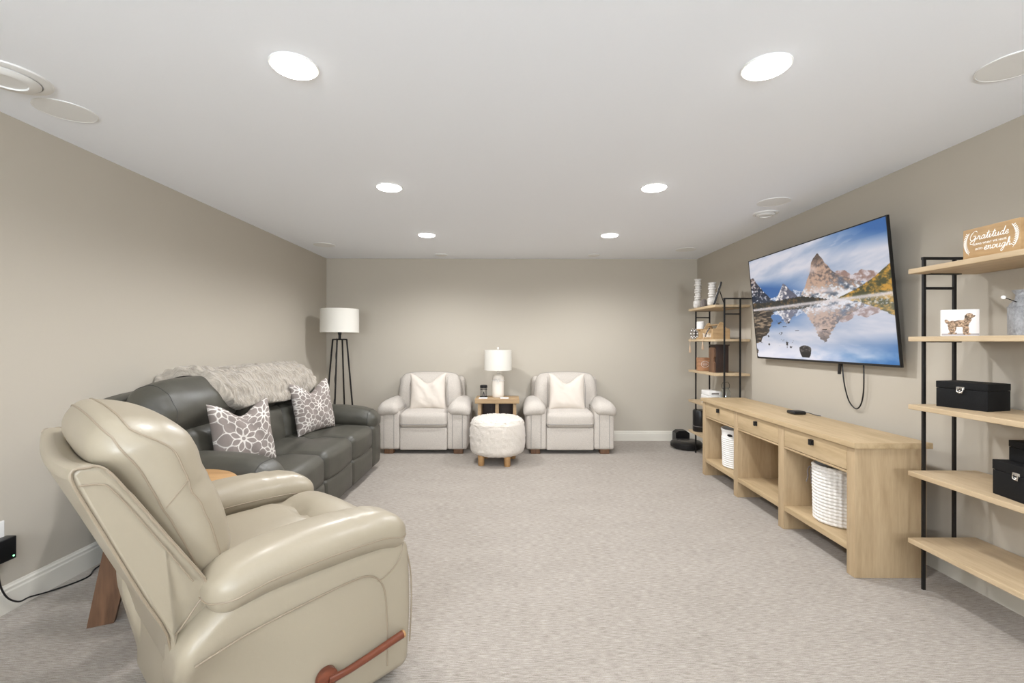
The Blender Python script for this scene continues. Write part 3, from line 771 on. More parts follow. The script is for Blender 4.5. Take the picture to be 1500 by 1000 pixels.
# lantern
t = thing('lantern', (-0.335, 5.74, ZT), 'small black metal lantern with a tea candle on the side table', 'lantern')
mb = MB(); mb.add(lathe([(0.0, 0), (0.044, 0), (0.046, 0.004), (0.046, 0.014), (0.0, 0.014)], 28, cap=False)); part('base', mb, M['black'], t)
part('lid', lathe([(0.04, 0.118), (0.046, 0.122), (0.046, 0.146), (0.038, 0.154), (0.0, 0.156)], 28, cap=False), M['black'], t)
for k in range(4):
    a = k*math.pi/2+0.6; part('post', tube([(0.042*math.cos(a), 0.042*math.sin(a), 0.01), (0.042*math.cos(a), 0.042*math.sin(a), 0.125)], 0.0035), M['black'], t)
part('hoop', tube([(0.043*math.cos(a/24*2*math.pi), 0.043*math.sin(a/24*2*math.pi), 0.100) for a in range(24)], 0.003, closed=True), M['black'], t)
part('candle', lathe([(0.0, 0.014), (0.014, 0.014), (0.014, 0.045), (0.0, 0.047), ], 16, cap=False), M['greypot'], t)
part('wick_flame_cone', lathe([(0.010, 0.047), (0.006, 0.062), (0.0, 0.075)], 12, cap=False), M['black'], t)
for (x, y, l) in ((-0.335, 5.632, 'flat white coaster on the side table in front of the black lantern'), (-0.075, 5.632, 'flat white coaster on the side table to the right of the lamp')):
    o = part('coaster', box(-0.052, 0.052, -0.03, 0.03, 0, 0.012, 0.003), M['white']); o.location = (x, y, ZT)
    tag(o, l, 'coaster', 'white coasters on the side table')

# ---------------------------------------------------------------- floor lamp
t = thing('floor_lamp', (-2.085, 5.62, 0), 'tall black four-legged floor lamp with a white drum shade in the far left corner', 'lamp')
rotl = R(0)
def LP(a, r, z): return (r*math.cos(a), r*math.sin(a), z)
for k in range(4):
    a = rotl+k*math.pi/2
    part('leg', tube([LP(a, 0.205, 0.0), LP(a, 0.085, 1.355)], 0.0105, 4), M['black'], t, smooth=False)
mb = MB()
for k in range(4): mb.add(tube([LP(rotl+k*math.pi/2, 0.088, 1.352), LP(rotl+(k+1)*math.pi/2, 0.088, 1.352)], 0.009, 4))
for k in range(2): mb.add(tube([LP(rotl+k*math.pi/2, 0.085, 1.352), LP(rotl+(k+2)*math.pi/2, 0.085, 1.352)], 0.009, 4))
part('top_frame', mb, M['black'], t, smooth=False)
part('neck', lathe([(0.016, 1.35), (0.016, 1.41), (0.021, 1.415), (0.021, 1.46), (0.0, 1.462)], 18, cap=False), M['black'], t)
part('lamp_shade', lathe([(0.221, 1.437), (0.226, 1.437), (0.225, 1.58), (0.224, 1.722), (0.219, 1.722), (0.220, 1.58), (0.221, 1.437)], 64, cap=False), M['shade'], t)
mb = MB()
for k in range(3): mb.add(tube([(0, 0, 1.46), (0, 0, 1.69), LP(k*2.094, 0.22, 1.712)], 0.0025))
part('spider', mb, M['black'], t)
pts = []
for k in range(60):
    f = k/59; z = 1.34*(1-f)+0.03; r = 0.085+0.12*(1.355-z)/1.355; a = rotl+3*math.pi/2+0.06*math.sin(f*30)
    pts.append(LP(a, r+0.012, z))
part('cord', tube(pts, 0.003, 5), M['blackp'], t)

# ---------------------------------------------------------------- round end table
t = thing('end_table', (-1.685, 2.285, 0), 'round brown wooden end table between the cream recliner and the dark sofa', 'end table')
part('tabletop', lathe([(0.0, 0.58), (0.276, 0.58), (0.285, 0.585), (0.288, 0.60), (0.285, 0.613), (0.278, 0.618), (0.0, 0.618)], 56, cap=False), M['honey'], t, label='honey-coloured round wooden top')
for k in range(4):
    a = R(206)+k*math.pi/2
    rad = Vector((math.cos(a), math.sin(a), 0)); tan = Vector((-math.sin(a), math.cos(a), 0))
    prof = [(0.215, 0.0), (0.315, 0.0), (0.215, 0.58), (0.085, 0.58), (0.085, 0.50), (0.165, 0.20), (0.10, 0.20), (0.10, 0.12), (0.19, 0.12)]
    def mk(x, y, z, rad=rad, tan=tan): return tuple(rad*x+tan*y+Vector((0, 0, z)))
    part('leg', prism(prof, -0.019, 0.019, fn=mk), M['walnut'], t, smooth=False)
part('stretcher', lathe([(0.0, 0.12), (0.104, 0.12), (0.104, 0.20), (0.0, 0.20)], 8, cap=False), M['walnut'], t, smooth=False)

# ---------------------------------------------------------------- media console
PX0, PX1 = 1.94, 2.345
panels = [(2.597, 2.659), (3.272, 3.339), (3.94, 4.006), (4.592, 4.655)]
t = thing('media_console', (2.14, 3.63, 0), 'long pale oak media console with three drawers under the television', 'console')
part('tabletop', box(1.925, 2.365, 2.578, 4.672, 0.732, 0.764, 0.002), M['oak'], t, world=True)
for (y0, y1) in panels: part('panel', box(PX0, PX1, y0, y1, 0, 0.732, 0.002), M['oakv'], t, world=True)
for i in range(3):
    y0, y1 = panels[i][1], panels[i+1][0]
    part('shelf', box(PX0+0.004, PX1-0.012, y0, y1, 0.132, 0.167, 0.002), M['oak'], t, world=True)
    part('rail', box(PX0+0.003, PX1-0.012, y0, y1, 0.575, 0.588, 0.0015), M['oak'], t, world=True)
    part('back_panel', box(PX1-0.012, PX1-0.002, y0, y1, 0.12, 0.732, 0.001), M['oakv'], t, world=True)
    d = part('drawer', box(PX0+0.002, PX0+0.32, y0+0.004, y1-0.004, 0.592, 0.727, 0.002), M['oak'], t, world=True)
    yc = (y0+y1)/2
    mb = MB(); mb.add(box(PX0-0.018, PX0+0.003, yc-0.013, yc+0.013, 0.697, 0.702, 0.001)); mb.add(box(PX0-0.018, PX0-0.014, yc-0.013, yc+0.013, 0.667, 0.702, 0.001))
    mb.add(box(PX0-0.004, PX0+0.003, yc-0.013, yc+0.013, 0.667, 0.702, 0.001))
    part('pull', mb, M['black'], d, world=True)

# baskets
def rope_basket(x, y, z, r, h, label):
    t = thing('rope_basket', (x, y, z), label, 'basket', 'white baskets in the console')
    rows = 17; prof = [(0.0, 0.0), (r*0.9, 0.0)]
    for i in range(rows):
        for q in range(5):
            f = q/5; zz = 0.004+(i+f)*(h-0.004)/rows
            prof.append((r*(0.96+0.05*(i/rows))+0.0075*math.sin(math.pi*f), zz))
    prof += [(r*1.0, h), (r*0.95, h), (r*0.92, 0.01), (0, 0.01)]
    def fn(a, b, c):
        th = math.atan2(b, a); rr = math.hypot(a, b)
        if rr > r*0.93: k = 1+0.022*math.sin(th*34)*(1); a *= k; b *= k
        return (a, b, c)
    part('body', lathe(prof, 180, fn=fn, cap=False), M['basket'], t)
    return t
b1 = rope_basket(2.14, 2.985, 0.168, 0.15, 0.365, 'white coiled rope basket in the nearest bay of the console')
mb = MB()
for s in (-1, 1):
    mb.add(tube(spline([(-0.11, 0.108+s*0.01, 0.31), (-0.118, 0.120+s*0.012, 0.32), (-0.128, 0.12+s*0.016, 0.29), (-0.125, 0.118+s*0.018, 0.255), (-0.13, 0.12+s*0.026, 0.215)], 5), 0.004))
part('handle_knot', mb, M['greypot'], b1, label='grey-brown knotted leather handle')
t = thing('laundry_basket', (2.13, 4.285, 0.168), 'white ribbed basket with an oval hand hole in the farthest bay of the console', 'basket', 'white baskets in the console')
rows = 15; prof = [(0.0, 0.0), (0.135, 0.0)]; h = 0.355; r = 0.148
for i in range(rows):
    for q in range(4):
        f = q/4; prof.append((r*(0.95+0.06*(i/rows))+0.007*math.sin(math.pi*f), 0.003+(i+f)*(h*0.78)/rows))
prof += [(r*1.02, h*0.79), (r*1.03, h*0.93), (r*1.07, h*0.96), (r*1.07, h), (r*1.0, h), (r*0.96, h*0.8), (r*0.90, 0.01), (0, 0.01)]
part('body', lathe(prof, 72, cap=False), M['white'], t)
mb = MB(); a0 = R(212)
hp = []
for k in range(20):
    a = k/20*2*math.pi; th = a0+0.20*math.cos(a); zz = h*0.86+0.016*math.sin(a); hp.append((r*1.035*math.cos(th), r*1.035*math.sin(th), zz))
mb.add(tube(hp, 0.004, closed=True)); part('hand_hole_rim', mb, M['white'], t)
part('hand_hole_shade', ([(p[0]*1.004, p[1]*1.004, p[2]) for p in hp], [tuple(range(20))]), M['blackp'], t, label='dark oval patch for the shade inside the hand hole')  # black oval patch paints the shade inside the hole; nothing is cut

# media box on the console
t = thing('media_box', (2.245, 3.62, 0.7645), 'small black media box on top of the oak console', 'media box')
part('case', Soft((0.10, 0.10, 0.026), 0.011, (0, 0, 0.0135), k=3, m=3).mesh(), M['blackp'], t)
part('cable', tube(spline([(0.05, -0.02, 0.014), (0.07, -0.045, 0.014), (0.09, -0.09, 0.006), (0.112, -0.12, 0.004)], 6), 0.003), M['blackp'], t)

# ---------------------------------------------------------------- television
t = thing('television', (2.47, 3.70, 1.65), 'large wall-mounted flat television showing a mountain lake', 'television')
Y0, Y1 = 2.866, 4.533; H = 0.9555; tiltang = math.asin(0.0925/H)
def tvp(u, v, d):
    """u 0 far..1 near, v 0 bottom..1 top, d depth towards the room"""
    bx, bz = 2.43, 1.17
    ux, uz = -math.sin(tiltang), math.cos(tiltang)
    nx, nz_ = -math.cos(tiltang), -math.sin(tiltang)
    return (bx+ux*v*H+nx*d, Y1+(Y0-Y1)*u, bz+uz*v*H+nz_*d)
def slab(u0, u1, v0, v1, d0, d1):
    v = [tvp(a, b, c) for a in (u0, u1) for b in (v0, v1) for c in (d0, d1)]
    return v, [(0, 2, 3, 1), (4, 5, 7, 6), (0, 1, 5, 4), (2, 6, 7, 3), (0, 4, 6, 2), (1, 3, 7, 5)]
mb = MB(); mb.add(slab(0, 1, 0, 1, -0.016, -0.003)); part('housing', mb, M['shadeb'], t, world=True, smooth=False)
mb = MB(); e = 0.0045; f = 0.008
for q in ((0, 1, 1-f, 1), (0, 1, 0, f*2.0), (0, e, f, 1-f), (1-e, 1, f, 1-f)): mb.add(slab(*q, -0.004, 0.002))
part('bezel', mb, M['shadeb'], t, world=True, smooth=False)
def picture(U, V):
    n1 = fbm(U*6, V*10, 5); n2 = fbm(U*30+5, V*30, 4); n3 = fbm(U*90, V*90, 3); cl = fbm(U*3.2+V*2.0+2, V*9-U*3.0, 5)
    def c(*a): return np.array(a, float)
    def mixc(a, b, t): t = np.clip(t, 0, 1)[..., None]; return a*(1-t)+b*t
    Z = np.zeros(U.shape+(3,))
    def land(U, V):
        n2 = fbm(U*26+5, V*26, 4); n3 = fbm(U*60+V*30, V*52-U*25, 5); cl = fbm(U*3.0+V*1.5+2, V*9-U*2.5, 5)
        img = mixc(Z+c(150, 165, 190), Z+c(206, 205, 214), (cl-0.30)*3.2+(0.85-V)*1.6)
        img = mixc(img, Z+c(52, 98, 158), (U-0.62)*2.2*(V-0.80)*9+(cl < 0.5)*0.1*(V > 0.9))
        def ridge(pts): return np.interp(U, [p[0] for p in pts], [p[1] for p in pts])
        # back peaks right
        r = ridge([(0, 0), (0.66, 0.5), (0.69, 0.70), (0.72, 0.715), (0.765, 0.705), (0.80, 0.66), (0.83, 0.67), (0.855, 0.685), (0.875, 0.672), (0.92, 0.66), (0.96, 0.60), (1, 0.6)])+0.012*(n2-0.5)
        m = V < r; col = mixc(Z+c(146, 118, 110), Z+c(206, 196, 200), (n3-0.30)*2.6-(U < 0.79)*0.40); img = np.where(m[..., None], col, img)
        # far blue-white ridge across
        r = ridge([(0, 0.60), (0.1, 0.66), (0.20, 0.585), (0.30, 0.60), (0.40, 0.625), (0.46, 0.60), (0.78, 0.625), (0.86, 0.60), (0.95, 0.55), (1, 0.5)])+0.01*(n2-0.5)
        m = V < r; col = mixc(Z+c(62, 88, 126), Z+c(196, 204, 222), (n3-0.50)*3.4+(U < 0.6)*0.5); img = np.where(m[..., None], col, img)
        # small pyramid
        r = ridge([(0.20, 0.50), (0.245, 0.57), (0.285, 0.64), (0.315, 0.70), (0.335, 0.685), (0.37, 0.63), (0.42, 0.575), (0.46, 0.5)])+0.012*(n2-0.5)
        m = (V < r) & (U > 0.2) & (U < 0.46); col = mixc(Z+c(84, 86, 104), Z+c(232, 224, 220), (n3-0.44)*3.5+(0.325-U)*9); img = np.where(m[..., None], col, img)
        # left dark mountain
        r = ridge([(0, 0.82), (0.03, 0.825), (0.06, 0.765), (0.10, 0.70), (0.15, 0.63), (0.20, 0.57), (0.26, 0.5)])+0.016*(n2-0.5)
        m = (V < r) & (U < 0.26); col = mixc(Z+c(28, 40, 60), Z+c(150, 120, 104), (V-0.62)*4+(n3-0.5)*2.5); col = mixc(col, Z+c(216, 222, 234), (n3-0.56)*4.5); img = np.where(m[..., None], col, img)
        # big mountain
        r = ridge([(0.40, 0.50), (0.45, 0.565), (0.49, 0.63), (0.515, 0.70), (0.54, 0.755), (0.553, 0.825), (0.565, 0.850), (0.582, 0.868), (0.596, 0.888), (0.606, 0.882), (0.618, 0.852), (0.632, 0.832), (0.645, 0.80), (0.665, 0.762), (0.695, 0.71), (0.73, 0.68), (0.77, 0.655), (0.81, 0.62), (0.85, 0.60), (0.90, 0.5)])+0.022*(n2-0.5)
        m = (V < r) & (U > 0.40) & (U < 0.90)
        shade = (U-0.60-(0.88-V)*0.16)*8
        col = mixc(Z+c(188, 156, 136), Z+c(98, 86, 84), (n3-0.40)*3.0+shade*0.42)
        col = mixc(col, Z+c(62, 84, 114), (n2-0.44)*3*np.clip((U-0.66)*10, 0, 1))
        col = mixc(col, Z+c(72, 62, 58), (V-0.79)*14*(n2+0.2))
        col = mixc(col, Z+c(222, 222, 226), (0.632-V)*12+(n3-0.55)*3.2)
        col = mixc(col, Z+c(62, 74, 90), (n2-0.47)*5*np.clip((0.60-V)*30, 0, 1))
        img = np.where(m[..., None], col, img)
        mist = np.exp(-((V-0.565-0.02*np.sin(U*14))/0.022)**2)*np.exp(-((U-0.63)/0.10)**2); img = mixc(img, Z+c(226, 214, 214), mist*0.75)
        mist = np.exp(-((U-0.555)/0.03)**2-((V-0.765)/0.03)**2); img = mixc(img, Z+c(214, 196, 192), mist*0.6)
        # autumn hill right
        r = np.interp(U, [0.70, 0.80, 0.86, 0.92, 0.96, 1.0], [0.50, 0.54, 0.575, 0.615, 0.655, 0.69])+0.008*(n3-0.5)
        m = (V < r) & (U > 0.70); col = mixc(Z+c(66, 66, 36), Z+c(196, 146, 56), (n3-0.42)*3.4+(n2-0.5)*3); img = np.where(m[..., None], col, img)
        # dark tree line left
        r = np.interp(U, [0, 0.1, 0.3, 0.45, 0.60, 0.66], [0.565, 0.55, 0.552, 0.56, 0.52, 0.50])+0.02*(fbm(U*160, V*3, 2)-0.5)
        m = (V < r) & (U < 0.66); col = mixc(Z+c(24, 26, 24), Z+c(94, 72, 46), (n3-0.5)*5); img = np.where(m[..., None], col, img)
        return img
    up = land(U, V)
    Vr = 0.5+(0.5-V)*1.12+0.008*np.sin(V*160)*0.2
    ref = land(U+0.004*np.sin(V*220), np.clip(Vr, 0.5, 1.0)); ref = mixc(ref, Z+c(206, 210, 226), np.full(U.shape, 0.22))
    # open sky reflected low down
    sky = mixc(Z+c(206, 210, 228), Z+c(232, 230, 238), (cl-0.4)*4)
    sky = mixc(sky, Z+c(52, 112, 176), (U-0.62)*1.8+(0.22-V)*3.2-0.45+(n1-0.5)*1.3)
    ref = mixc(ref, sky, (0.16-V)*9)
    ref = mixc(ref, Z+c(236, 236, 244), (n3 > 0.62)*(np.abs(V-0.47) < 0.05)*0.5)
    img = np.where((V > 0.5)[..., None], up, ref)
    fog = np.exp(-((V-0.487)/0.014)**2); img = mixc(img, Z+c(216, 206, 206), fog*0.85)
    # rocky shore lower left
    r = (np.interp(V, [0.0, 0.13, 0.17, 0.22, 0.30, 0.36, 0.42, 0.46, 0.50], [0, 0, 0.06, 0.10, 0.17, 0.20, 0.18, 0.19, 0.0]))+0.08*(n2-0.5)
    m = (U < r) & (V < 0.475); col = mixc(Z+c(40, 34, 30), Z+c(152, 132, 110), (fbm(U*26, V*80, 5)-0.46)*4); img = np.where(m[..., None], col, img)
    st = (n2 > 0.70) & (U < 0.36) & (V < 0.36) & (V > 0.1); img = np.where(st[..., None], c(48, 44, 44), img)
    # black rock and its reflection
    d = np.abs(U-0.447)/0.046; top = (V < 0.125-0.02*d**2) & (V > 0.068) & (d < 1-0.3*((V-0.09)/0.05)**2); bot = (V <= 0.068) & (V > 0.018) & (d < 0.92-0.35*((0.068-V)/0.05)**2)
    img = np.where(top[..., None], mixc(Z+c(30, 28, 30), Z+c(92, 86, 84), (n3-0.45)*5), img); img = np.where(bot[..., None], c(14, 13, 16), img)
    return lin(np.clip(img, 0, 255))
NU, NV = 460, 260
uu = np.linspace(0.0045, 0.9955, NU); vv = np.linspace(0.016, 0.992, NV); UU, VV = np.meshgrid(uu, vv)
PV = [tvp(a, b, 0.0) for b in vv for a in uu]; PF = [(j*NU+i, j*NU+i+1, (j+1)*NU+i+1, (j+1)*NU+i) for j in range(NV-1) for i in range(NU-1)]
o = part('screen', (PV, PF), M['screen'], t, world=True, smooth=False, label='lit screen with a snowy mountain reflected in a lake')
set_cols(o, picture((UU-0.0045)/0.991, (VV-0.016)/0.976).reshape(-1, 3)*0.92)
mb = MB(); mb.add(box(2.47, 2.503, 3.45, 3.95, 1.36, 1.76, 0.004)); mb.add(box(2.405, 2.475, 3.50, 3.56, 1.42, 1.70, 0.004)); mb.add(box(2.405, 2.475, 3.84, 3.90, 1.42, 1.70, 0.004))
part('wall_bracket', mb, M['black'], t, world=True)
part('release_strap', tube([(2.452, 3.425, 1.20), (2.458, 3.44, 1.165), (2.462, 3.452, 1.09)], [0.010, 0.011, 0.011], 6), M['blackp'], t, world=True)
# loop of cable under the television
def wp(px, py, X=2.478):
    Y = 675*X/(px-748); return (X, Y, 1.33-(py-500)*Y/675)
pts = spline([wp(1233, 528), wp(1234, 536), wp(1236.5, 560), wp(1243, 585), wp(1251, 596), wp(1257, 597), wp(1262, 589), wp(1265, 572), wp(1265.5, 550), wp(1265, 528)], 6)
tag(part('power_cable', tube(pts, 0.0045, 8), M['blackp']), 'black cable hanging in a loop below the television', 'cable')

# ---------------------------------------------------------------- open shelving units (etageres)
BZ = (1.719, 1.359, 0.998, 0.643, 0.284)
def make_etagere():
    t = thing('shelving_unit', (0, 0, 0), '', 'shelving unit', 'oak and black metal shelving units')
    # local: x 0 = 2.3125 (unit middle), y 0 = middle of the length
    X0, X1, L = 2.13-2.3125, 2.495-2.3125, 0.36
    for z in BZ: part('shelf', box(X0, X1, -L, L, z-0.026, z, 0.0025), M['oakshelf'], t)
    for sg in (-1, 1):
        y = sg*(L+0.0085); g = 0.0075
        for x in (2.222-2.3125, 2.386-2.3125):
            part('post', box(x-g, x+g, y-g*0.85, y+g*0.85, 0 if x < 0 else 0.246, 1.785, 0.001), M['black'], t, smooth=False)
        part('top_rail', box(2.212-2.3125, 2.50-2.3125, y-0.007, y+0.007, 1.772, 1.787, 0.001), M['black'], t, smooth=False)
        part('rung', box(2.222-2.3125, 2.386-2.3125, y-0.007, y+0.007, 1.612, 1.626, 0.001), M['black'], t, smooth=False)
        for z in BZ: part('shelf_bracket', box(2.222-2.3125, 2.386-2.3125, y-sg*0.03-0.012, y-sg*0.03+0.016, z-0.031, z-0.026, 0.001), M['black'], t, smooth=False)
    return t
e1 = make_etagere(); e1.location = (2.3125, 2.11, 0); e1['label'] = 'open shelving unit of oak shelves and black posts, at the right edge in the foreground'
e2 = copy_tree(e1); e2.location = (2.3125, 5.16, 0); e2['label'] = 'open shelving unit of oak shelves and black posts, in the far right corner'

# ---- near unit contents
def letters_mesh(txt, size, extrude=0.0008):
    cu = D.curves.new('txt', 'FONT'); cu.body = txt; cu.size = size; cu.extrude = extrude; cu.align_x = 'CENTER'; cu.align_y = 'CENTER'; cu.resolution_u = 3
    o = D.objects.new('txt', cu); C.objects.link(o); bpy.context.view_layer.update()
    me = D.meshes.new_from_object(o.evaluated_get(bpy.context.evaluated_depsgraph_get()))
    v = [tuple(p.co) for p in me.vertices]; f = [tuple(p.vertices) for p in me.polygons]
    D.objects.remove(o); D.meshes.remove(me); return v, f
GL = {  # cursive strokes, x height 1; (strokes, advance)
 'G': ([[(1.9, 2.1), (1.5, 2.5), (0.8, 2.3), (0.25, 1.5), (0.2, 0.6), (0.7, 0.05), (1.4, 0.3), (1.75, 1.1), (1.1, 1.15)], [(1.75, 1.1), (1.7, 0.1), (1.3, -0.9), (0.6, -0.9), (0.5, -0.4), (1.2, 0.0), (2.2, 0.5)]], 2.15),
 'r': ([[(0, 0.1), (0.35, 0.9), (0.3, 1.1), (0.55, 0.95), (0.8, 0.9), (0.7, 0.2), (0.95, 0.0), (1.15, 0.2)]], 1.1),
 'a': ([[(1.0, 0.85), (0.6, 1.0), (0.2, 0.6), (0.25, 0.1), (0.6, 0.05), (0.95, 0.5), (1.05, 1.0), (0.95, 0.2), (1.15, 0.0), (1.4, 0.25)]], 1.3),
 't': ([[(0.0, 0.2), (0.4, 1.0), (0.6, 2.0), (0.4, 0.4), (0.55, 0.0), (0.9, 0.25)], [(0.1, 1.35), (0.95, 1.45)]], 0.85),
 'i': ([[(0.0, 0.2), (0.3, 1.0), (0.25, 0.2), (0.45, 0.0), (0.75, 0.25)], [(0.38, 1.45), (0.42, 1.52)]], 0.7),
 'u': ([[(0.0, 0.2), (0.25, 1.0), (0.2, 0.2), (0.5, 0.0), (0.85, 0.4), (0.95, 1.0), (0.9, 0.2), (1.1, 0.0), (1.35, 0.25)]], 1.3),
 'd': ([[(1.0, 0.85), (0.6, 1.0), (0.2, 0.6), (0.25, 0.1), (0.6, 0.05), (0.95, 0.6), (1.15, 2.2), (0.95, 0.3), (1.15, 0.0), (1.4, 0.25)]], 1.35),
 'e': ([[(0.0, 0.3), (0.6, 0.55), (0.75, 0.85), (0.5, 1.05), (0.2, 0.7), (0.25, 0.15), (0.6, 0.0), (1.0, 0.3)]], 0.95),
 'n': ([[(0.0, 0.8), (0.2, 1.0), (0.2, 0.0), (0.3, 0.6), (0.65, 1.0), (0.8, 0.8), (0.75, 0.2), (0.95, 0.0), (1.2, 0.25)]], 1.15),
 'o': ([[(0.7, 1.0), (0.3, 0.9), (0.15, 0.45), (0.4, 0.0), (0.8, 0.2), (0.95, 0.65), (0.7, 1.0), (0.8, 0.85), (1.2, 0.85)]], 1.15),
 'g': ([[(0.95, 0.85), (0.55, 1.0), (0.2, 0.6), (0.25, 0.1), (0.6, 0.05), (0.9, 0.5), (1.0, 1.0), (0.85, -0.5), (0.45, -1.1), (0.15, -0.8), (0.6, -0.3), (1.4, 0.25)]], 1.3),
 'h': ([[(0.0, 0.3), (0.5, 1.4), (0.55, 2.1), (0.3, 2.0), (0.2, 0.0), (0.3, 0.6), (0.65, 1.0), (0.85, 0.8), (0.8, 0.2), (1.0, 0.0), (1.3, 0.3)]], 1.25)}
def cursive(txt, s, shear=0.22, wd=0.0013):
    mb = MB(); x = 0
    for ch in txt:
        st, adv = GL[ch]
        for p in st:
            q = spline([((x+a+shear*b)*s, b*s, 0) for a, b in p], 5)
            mb.add(tube(q, [wd*(0.8+0.7*abs(math.sin(i*0.35))) for i in range(len(q))], 5))
        x += adv
    W = x*s
    return [(a-W/2, b, c) for a, b, c in mb.v], mb.f
t = thing('wooden_sign', (2.172, 2.068, 1.7195), 'wooden block sign with white cursive lettering on the top near shelf', 'sign')
part('block', box(-0.022, 0.022, -0.123, 0.123, 0, 0.138, 0.002), M['signwood'], t)
def onface(vf, yc, zc, x=-0.0225):
    v, f = vf; return [(x-c*0.6, yc-a, zc+b) for a, b, c in v], [tuple(reversed(q)) for q in f]
mb = MB(); mb.add(onface(cursive('Gratitude', 0.0162), 0.008, 0.082)); mb.add(onface(cursive('enough', 0.0162), -0.030, 0.030))
part('cursive_lettering', mb, M['paint'], t)
mb = MB(); mb.add(onface(letters_mesh('TURNS WHAT WE HAVE', 0.0135), 0.004, 0.062)); mb.add(onface(letters_mesh('INTO', 0.0135), 0.048, 0.039))
part('small_lettering', mb, M['paint'], t, smooth=False)
for sg in (-1, 1):
    mb = MB()
    st = [(sg*(0.094+0.010*math.sin(math.pi*(0.5-k/14))), 0.020+0.098*k/14) for k in range(15)]
    cur = [(sg*(0.112-0.018*((k-7)/7)**2), 0.018+0.100*k/14) for k in range(15)]
    mb.add(onface(tube([(a, b-0.0, 0) for a, b in cur], 0.0008, 5), 0, 0))
    for k in range(1, 14):
        a, b = cur[k]
        for s2 in (-1, 1):
            dx, dz = s2*0.0085, 0.008
            mb.add(onface(tube([(a, b, 0), (a+dx*0.5, b+dz*0.6, 0), (a+dx, b+dz, 0)], [0.0007, 0.0024, 0.0006], 5), 0, 0))
    part('leaf_sprig', mb, M['paint'], t)

t = thing('dog_plaque', (2.243, 2.30, 1.3595), 'small white block plaque with a picture of a curly brown dog', 'plaque', rz=R(-33))
part('block', box(-0.070, 0.070, -0.002, 0.022, 0, 0.133, 0.002), M['white'], t)
NU, NV = 130, 104; us = np.linspace(0, 1, NU); vs = np.linspace(0, 1, NV); UU, VV = np.meshgrid(us, vs)
def dogpic(U, V):
    img = np.zeros(U.shape+(3,))+np.array((236, 230, 226.)); n = fbm(U*26, V*26, 3)
    img = np.where((V < 0.08)[..., None], np.array((176, 168, 166.))*np.ones_like(img), img)
    ell = lambda x, y, a, b, r=0: (((U-x)*math.cos(r)+(V-y)*math.sin(r))/a)**2+((-(U-x)*math.sin(r)+(V-y)*math.cos(r))/b)**2 < 1+0.55*(n-0.5)
    dog = ell(0.47, 0.47, 0.26, 0.135, 0.05) | ell(0.28, 0.42, 0.12, 0.17) | ell(0.63, 0.45, 0.11, 0.17) | ell(0.70, 0.62, 0.10, 0.17, -0.2) | ell(0.74, 0.76, 0.115, 0.115) | ell(0.84, 0.76, 0.055, 0.05) \
        | ell(0.14, 0.55, 0.055, 0.10, 0.5) | ell(0.24, 0.24, 0.055, 0.17, 0.25) | ell(0.34, 0.22, 0.045, 0.15, -0.3) | ell(0.61, 0.22, 0.045, 0.20) | ell(0.69, 0.22, 0.045, 0.20) \
        | ell(0.24, 0.09, 0.07, 0.04) | ell(0.36, 0.09, 0.06, 0.035) | ell(0.64, 0.07, 0.06, 0.035) | ell(0.72, 0.07, 0.06, 0.035)
    col = np.array((96, 78, 62.))+np.array((120, 104, 88.))*np.clip((n-0.25)*1.8, 0, 1)[..., None]
    img = np.where(dog[..., None], col, img)
    ear = ell(0.665, 0.70, 0.05, 0.10, 0.2); img = np.where(ear[..., None], col*0.72, img)
    eye = ((U-0.79)**2+(V-0.80)**2) < 0.012**2; nose = ((U-0.885)**2+(V-0.775)**2) < 0.017**2
    return lin(np.clip(np.where((eye | nose)[..., None], np.array((30, 24, 22.)), img), 0, 255))
PV = [(-0.068+0.136*a, -0.0026, 0.003+0.127*b) for b in vs for a in us]; PF = [(j*NU+i, j*NU+i+1, (j+1)*NU+i+1, (j+1)*NU+i) for j in range(NV-1) for i in range(NU-1)]
o = part('dog_picture', (PV, PF), M['printed'], t, smooth=False); set_cols(o, dogpic(UU, VV).reshape(-1, 3))

t = thing('metal_jug', (2.318, 2.06, 1.3595), 'hammered grey metal jug on the second near shelf, cut by the right edge', 'jug')
part('body', lathe([(0.0, 0), (0.064, 0), (0.067, 0.006), (0.068, 0.125), (0.066, 0.130), (0.060, 0.145), (0.044, 0.165), (0.042, 0.185), (0.052, 0.20), (0.054, 0.205), (0.050, 0.205), (0.040, 0.186), (0.04, 0.16), (0.05, 0.14), (0.0, 0.13)], 48, cap=False), M['hammer'], t)
part('collar', tube([(0.067*math.cos(k/32*2*math.pi), 0.067*math.sin(k/32*2*math.pi), 0.128) for k in range(32)], 0.003, closed=True), M['hammer'], t)
part('handle', tube(spline([(-0.055, 0.0, 0.15), (-0.070, 0.02, 0.165), (-0.078, 0.03, 0.172)], 5), 0.002), M['black'], t)
part('knob', lathe([(0.0, -0.009), (0.006, -0.007), (0.009, 0), (0.006, 0.007), (0, 0.009)], 16, (-0.080, 0.033, 0.174), cap=False), M['white'], t, label='white ball knob')

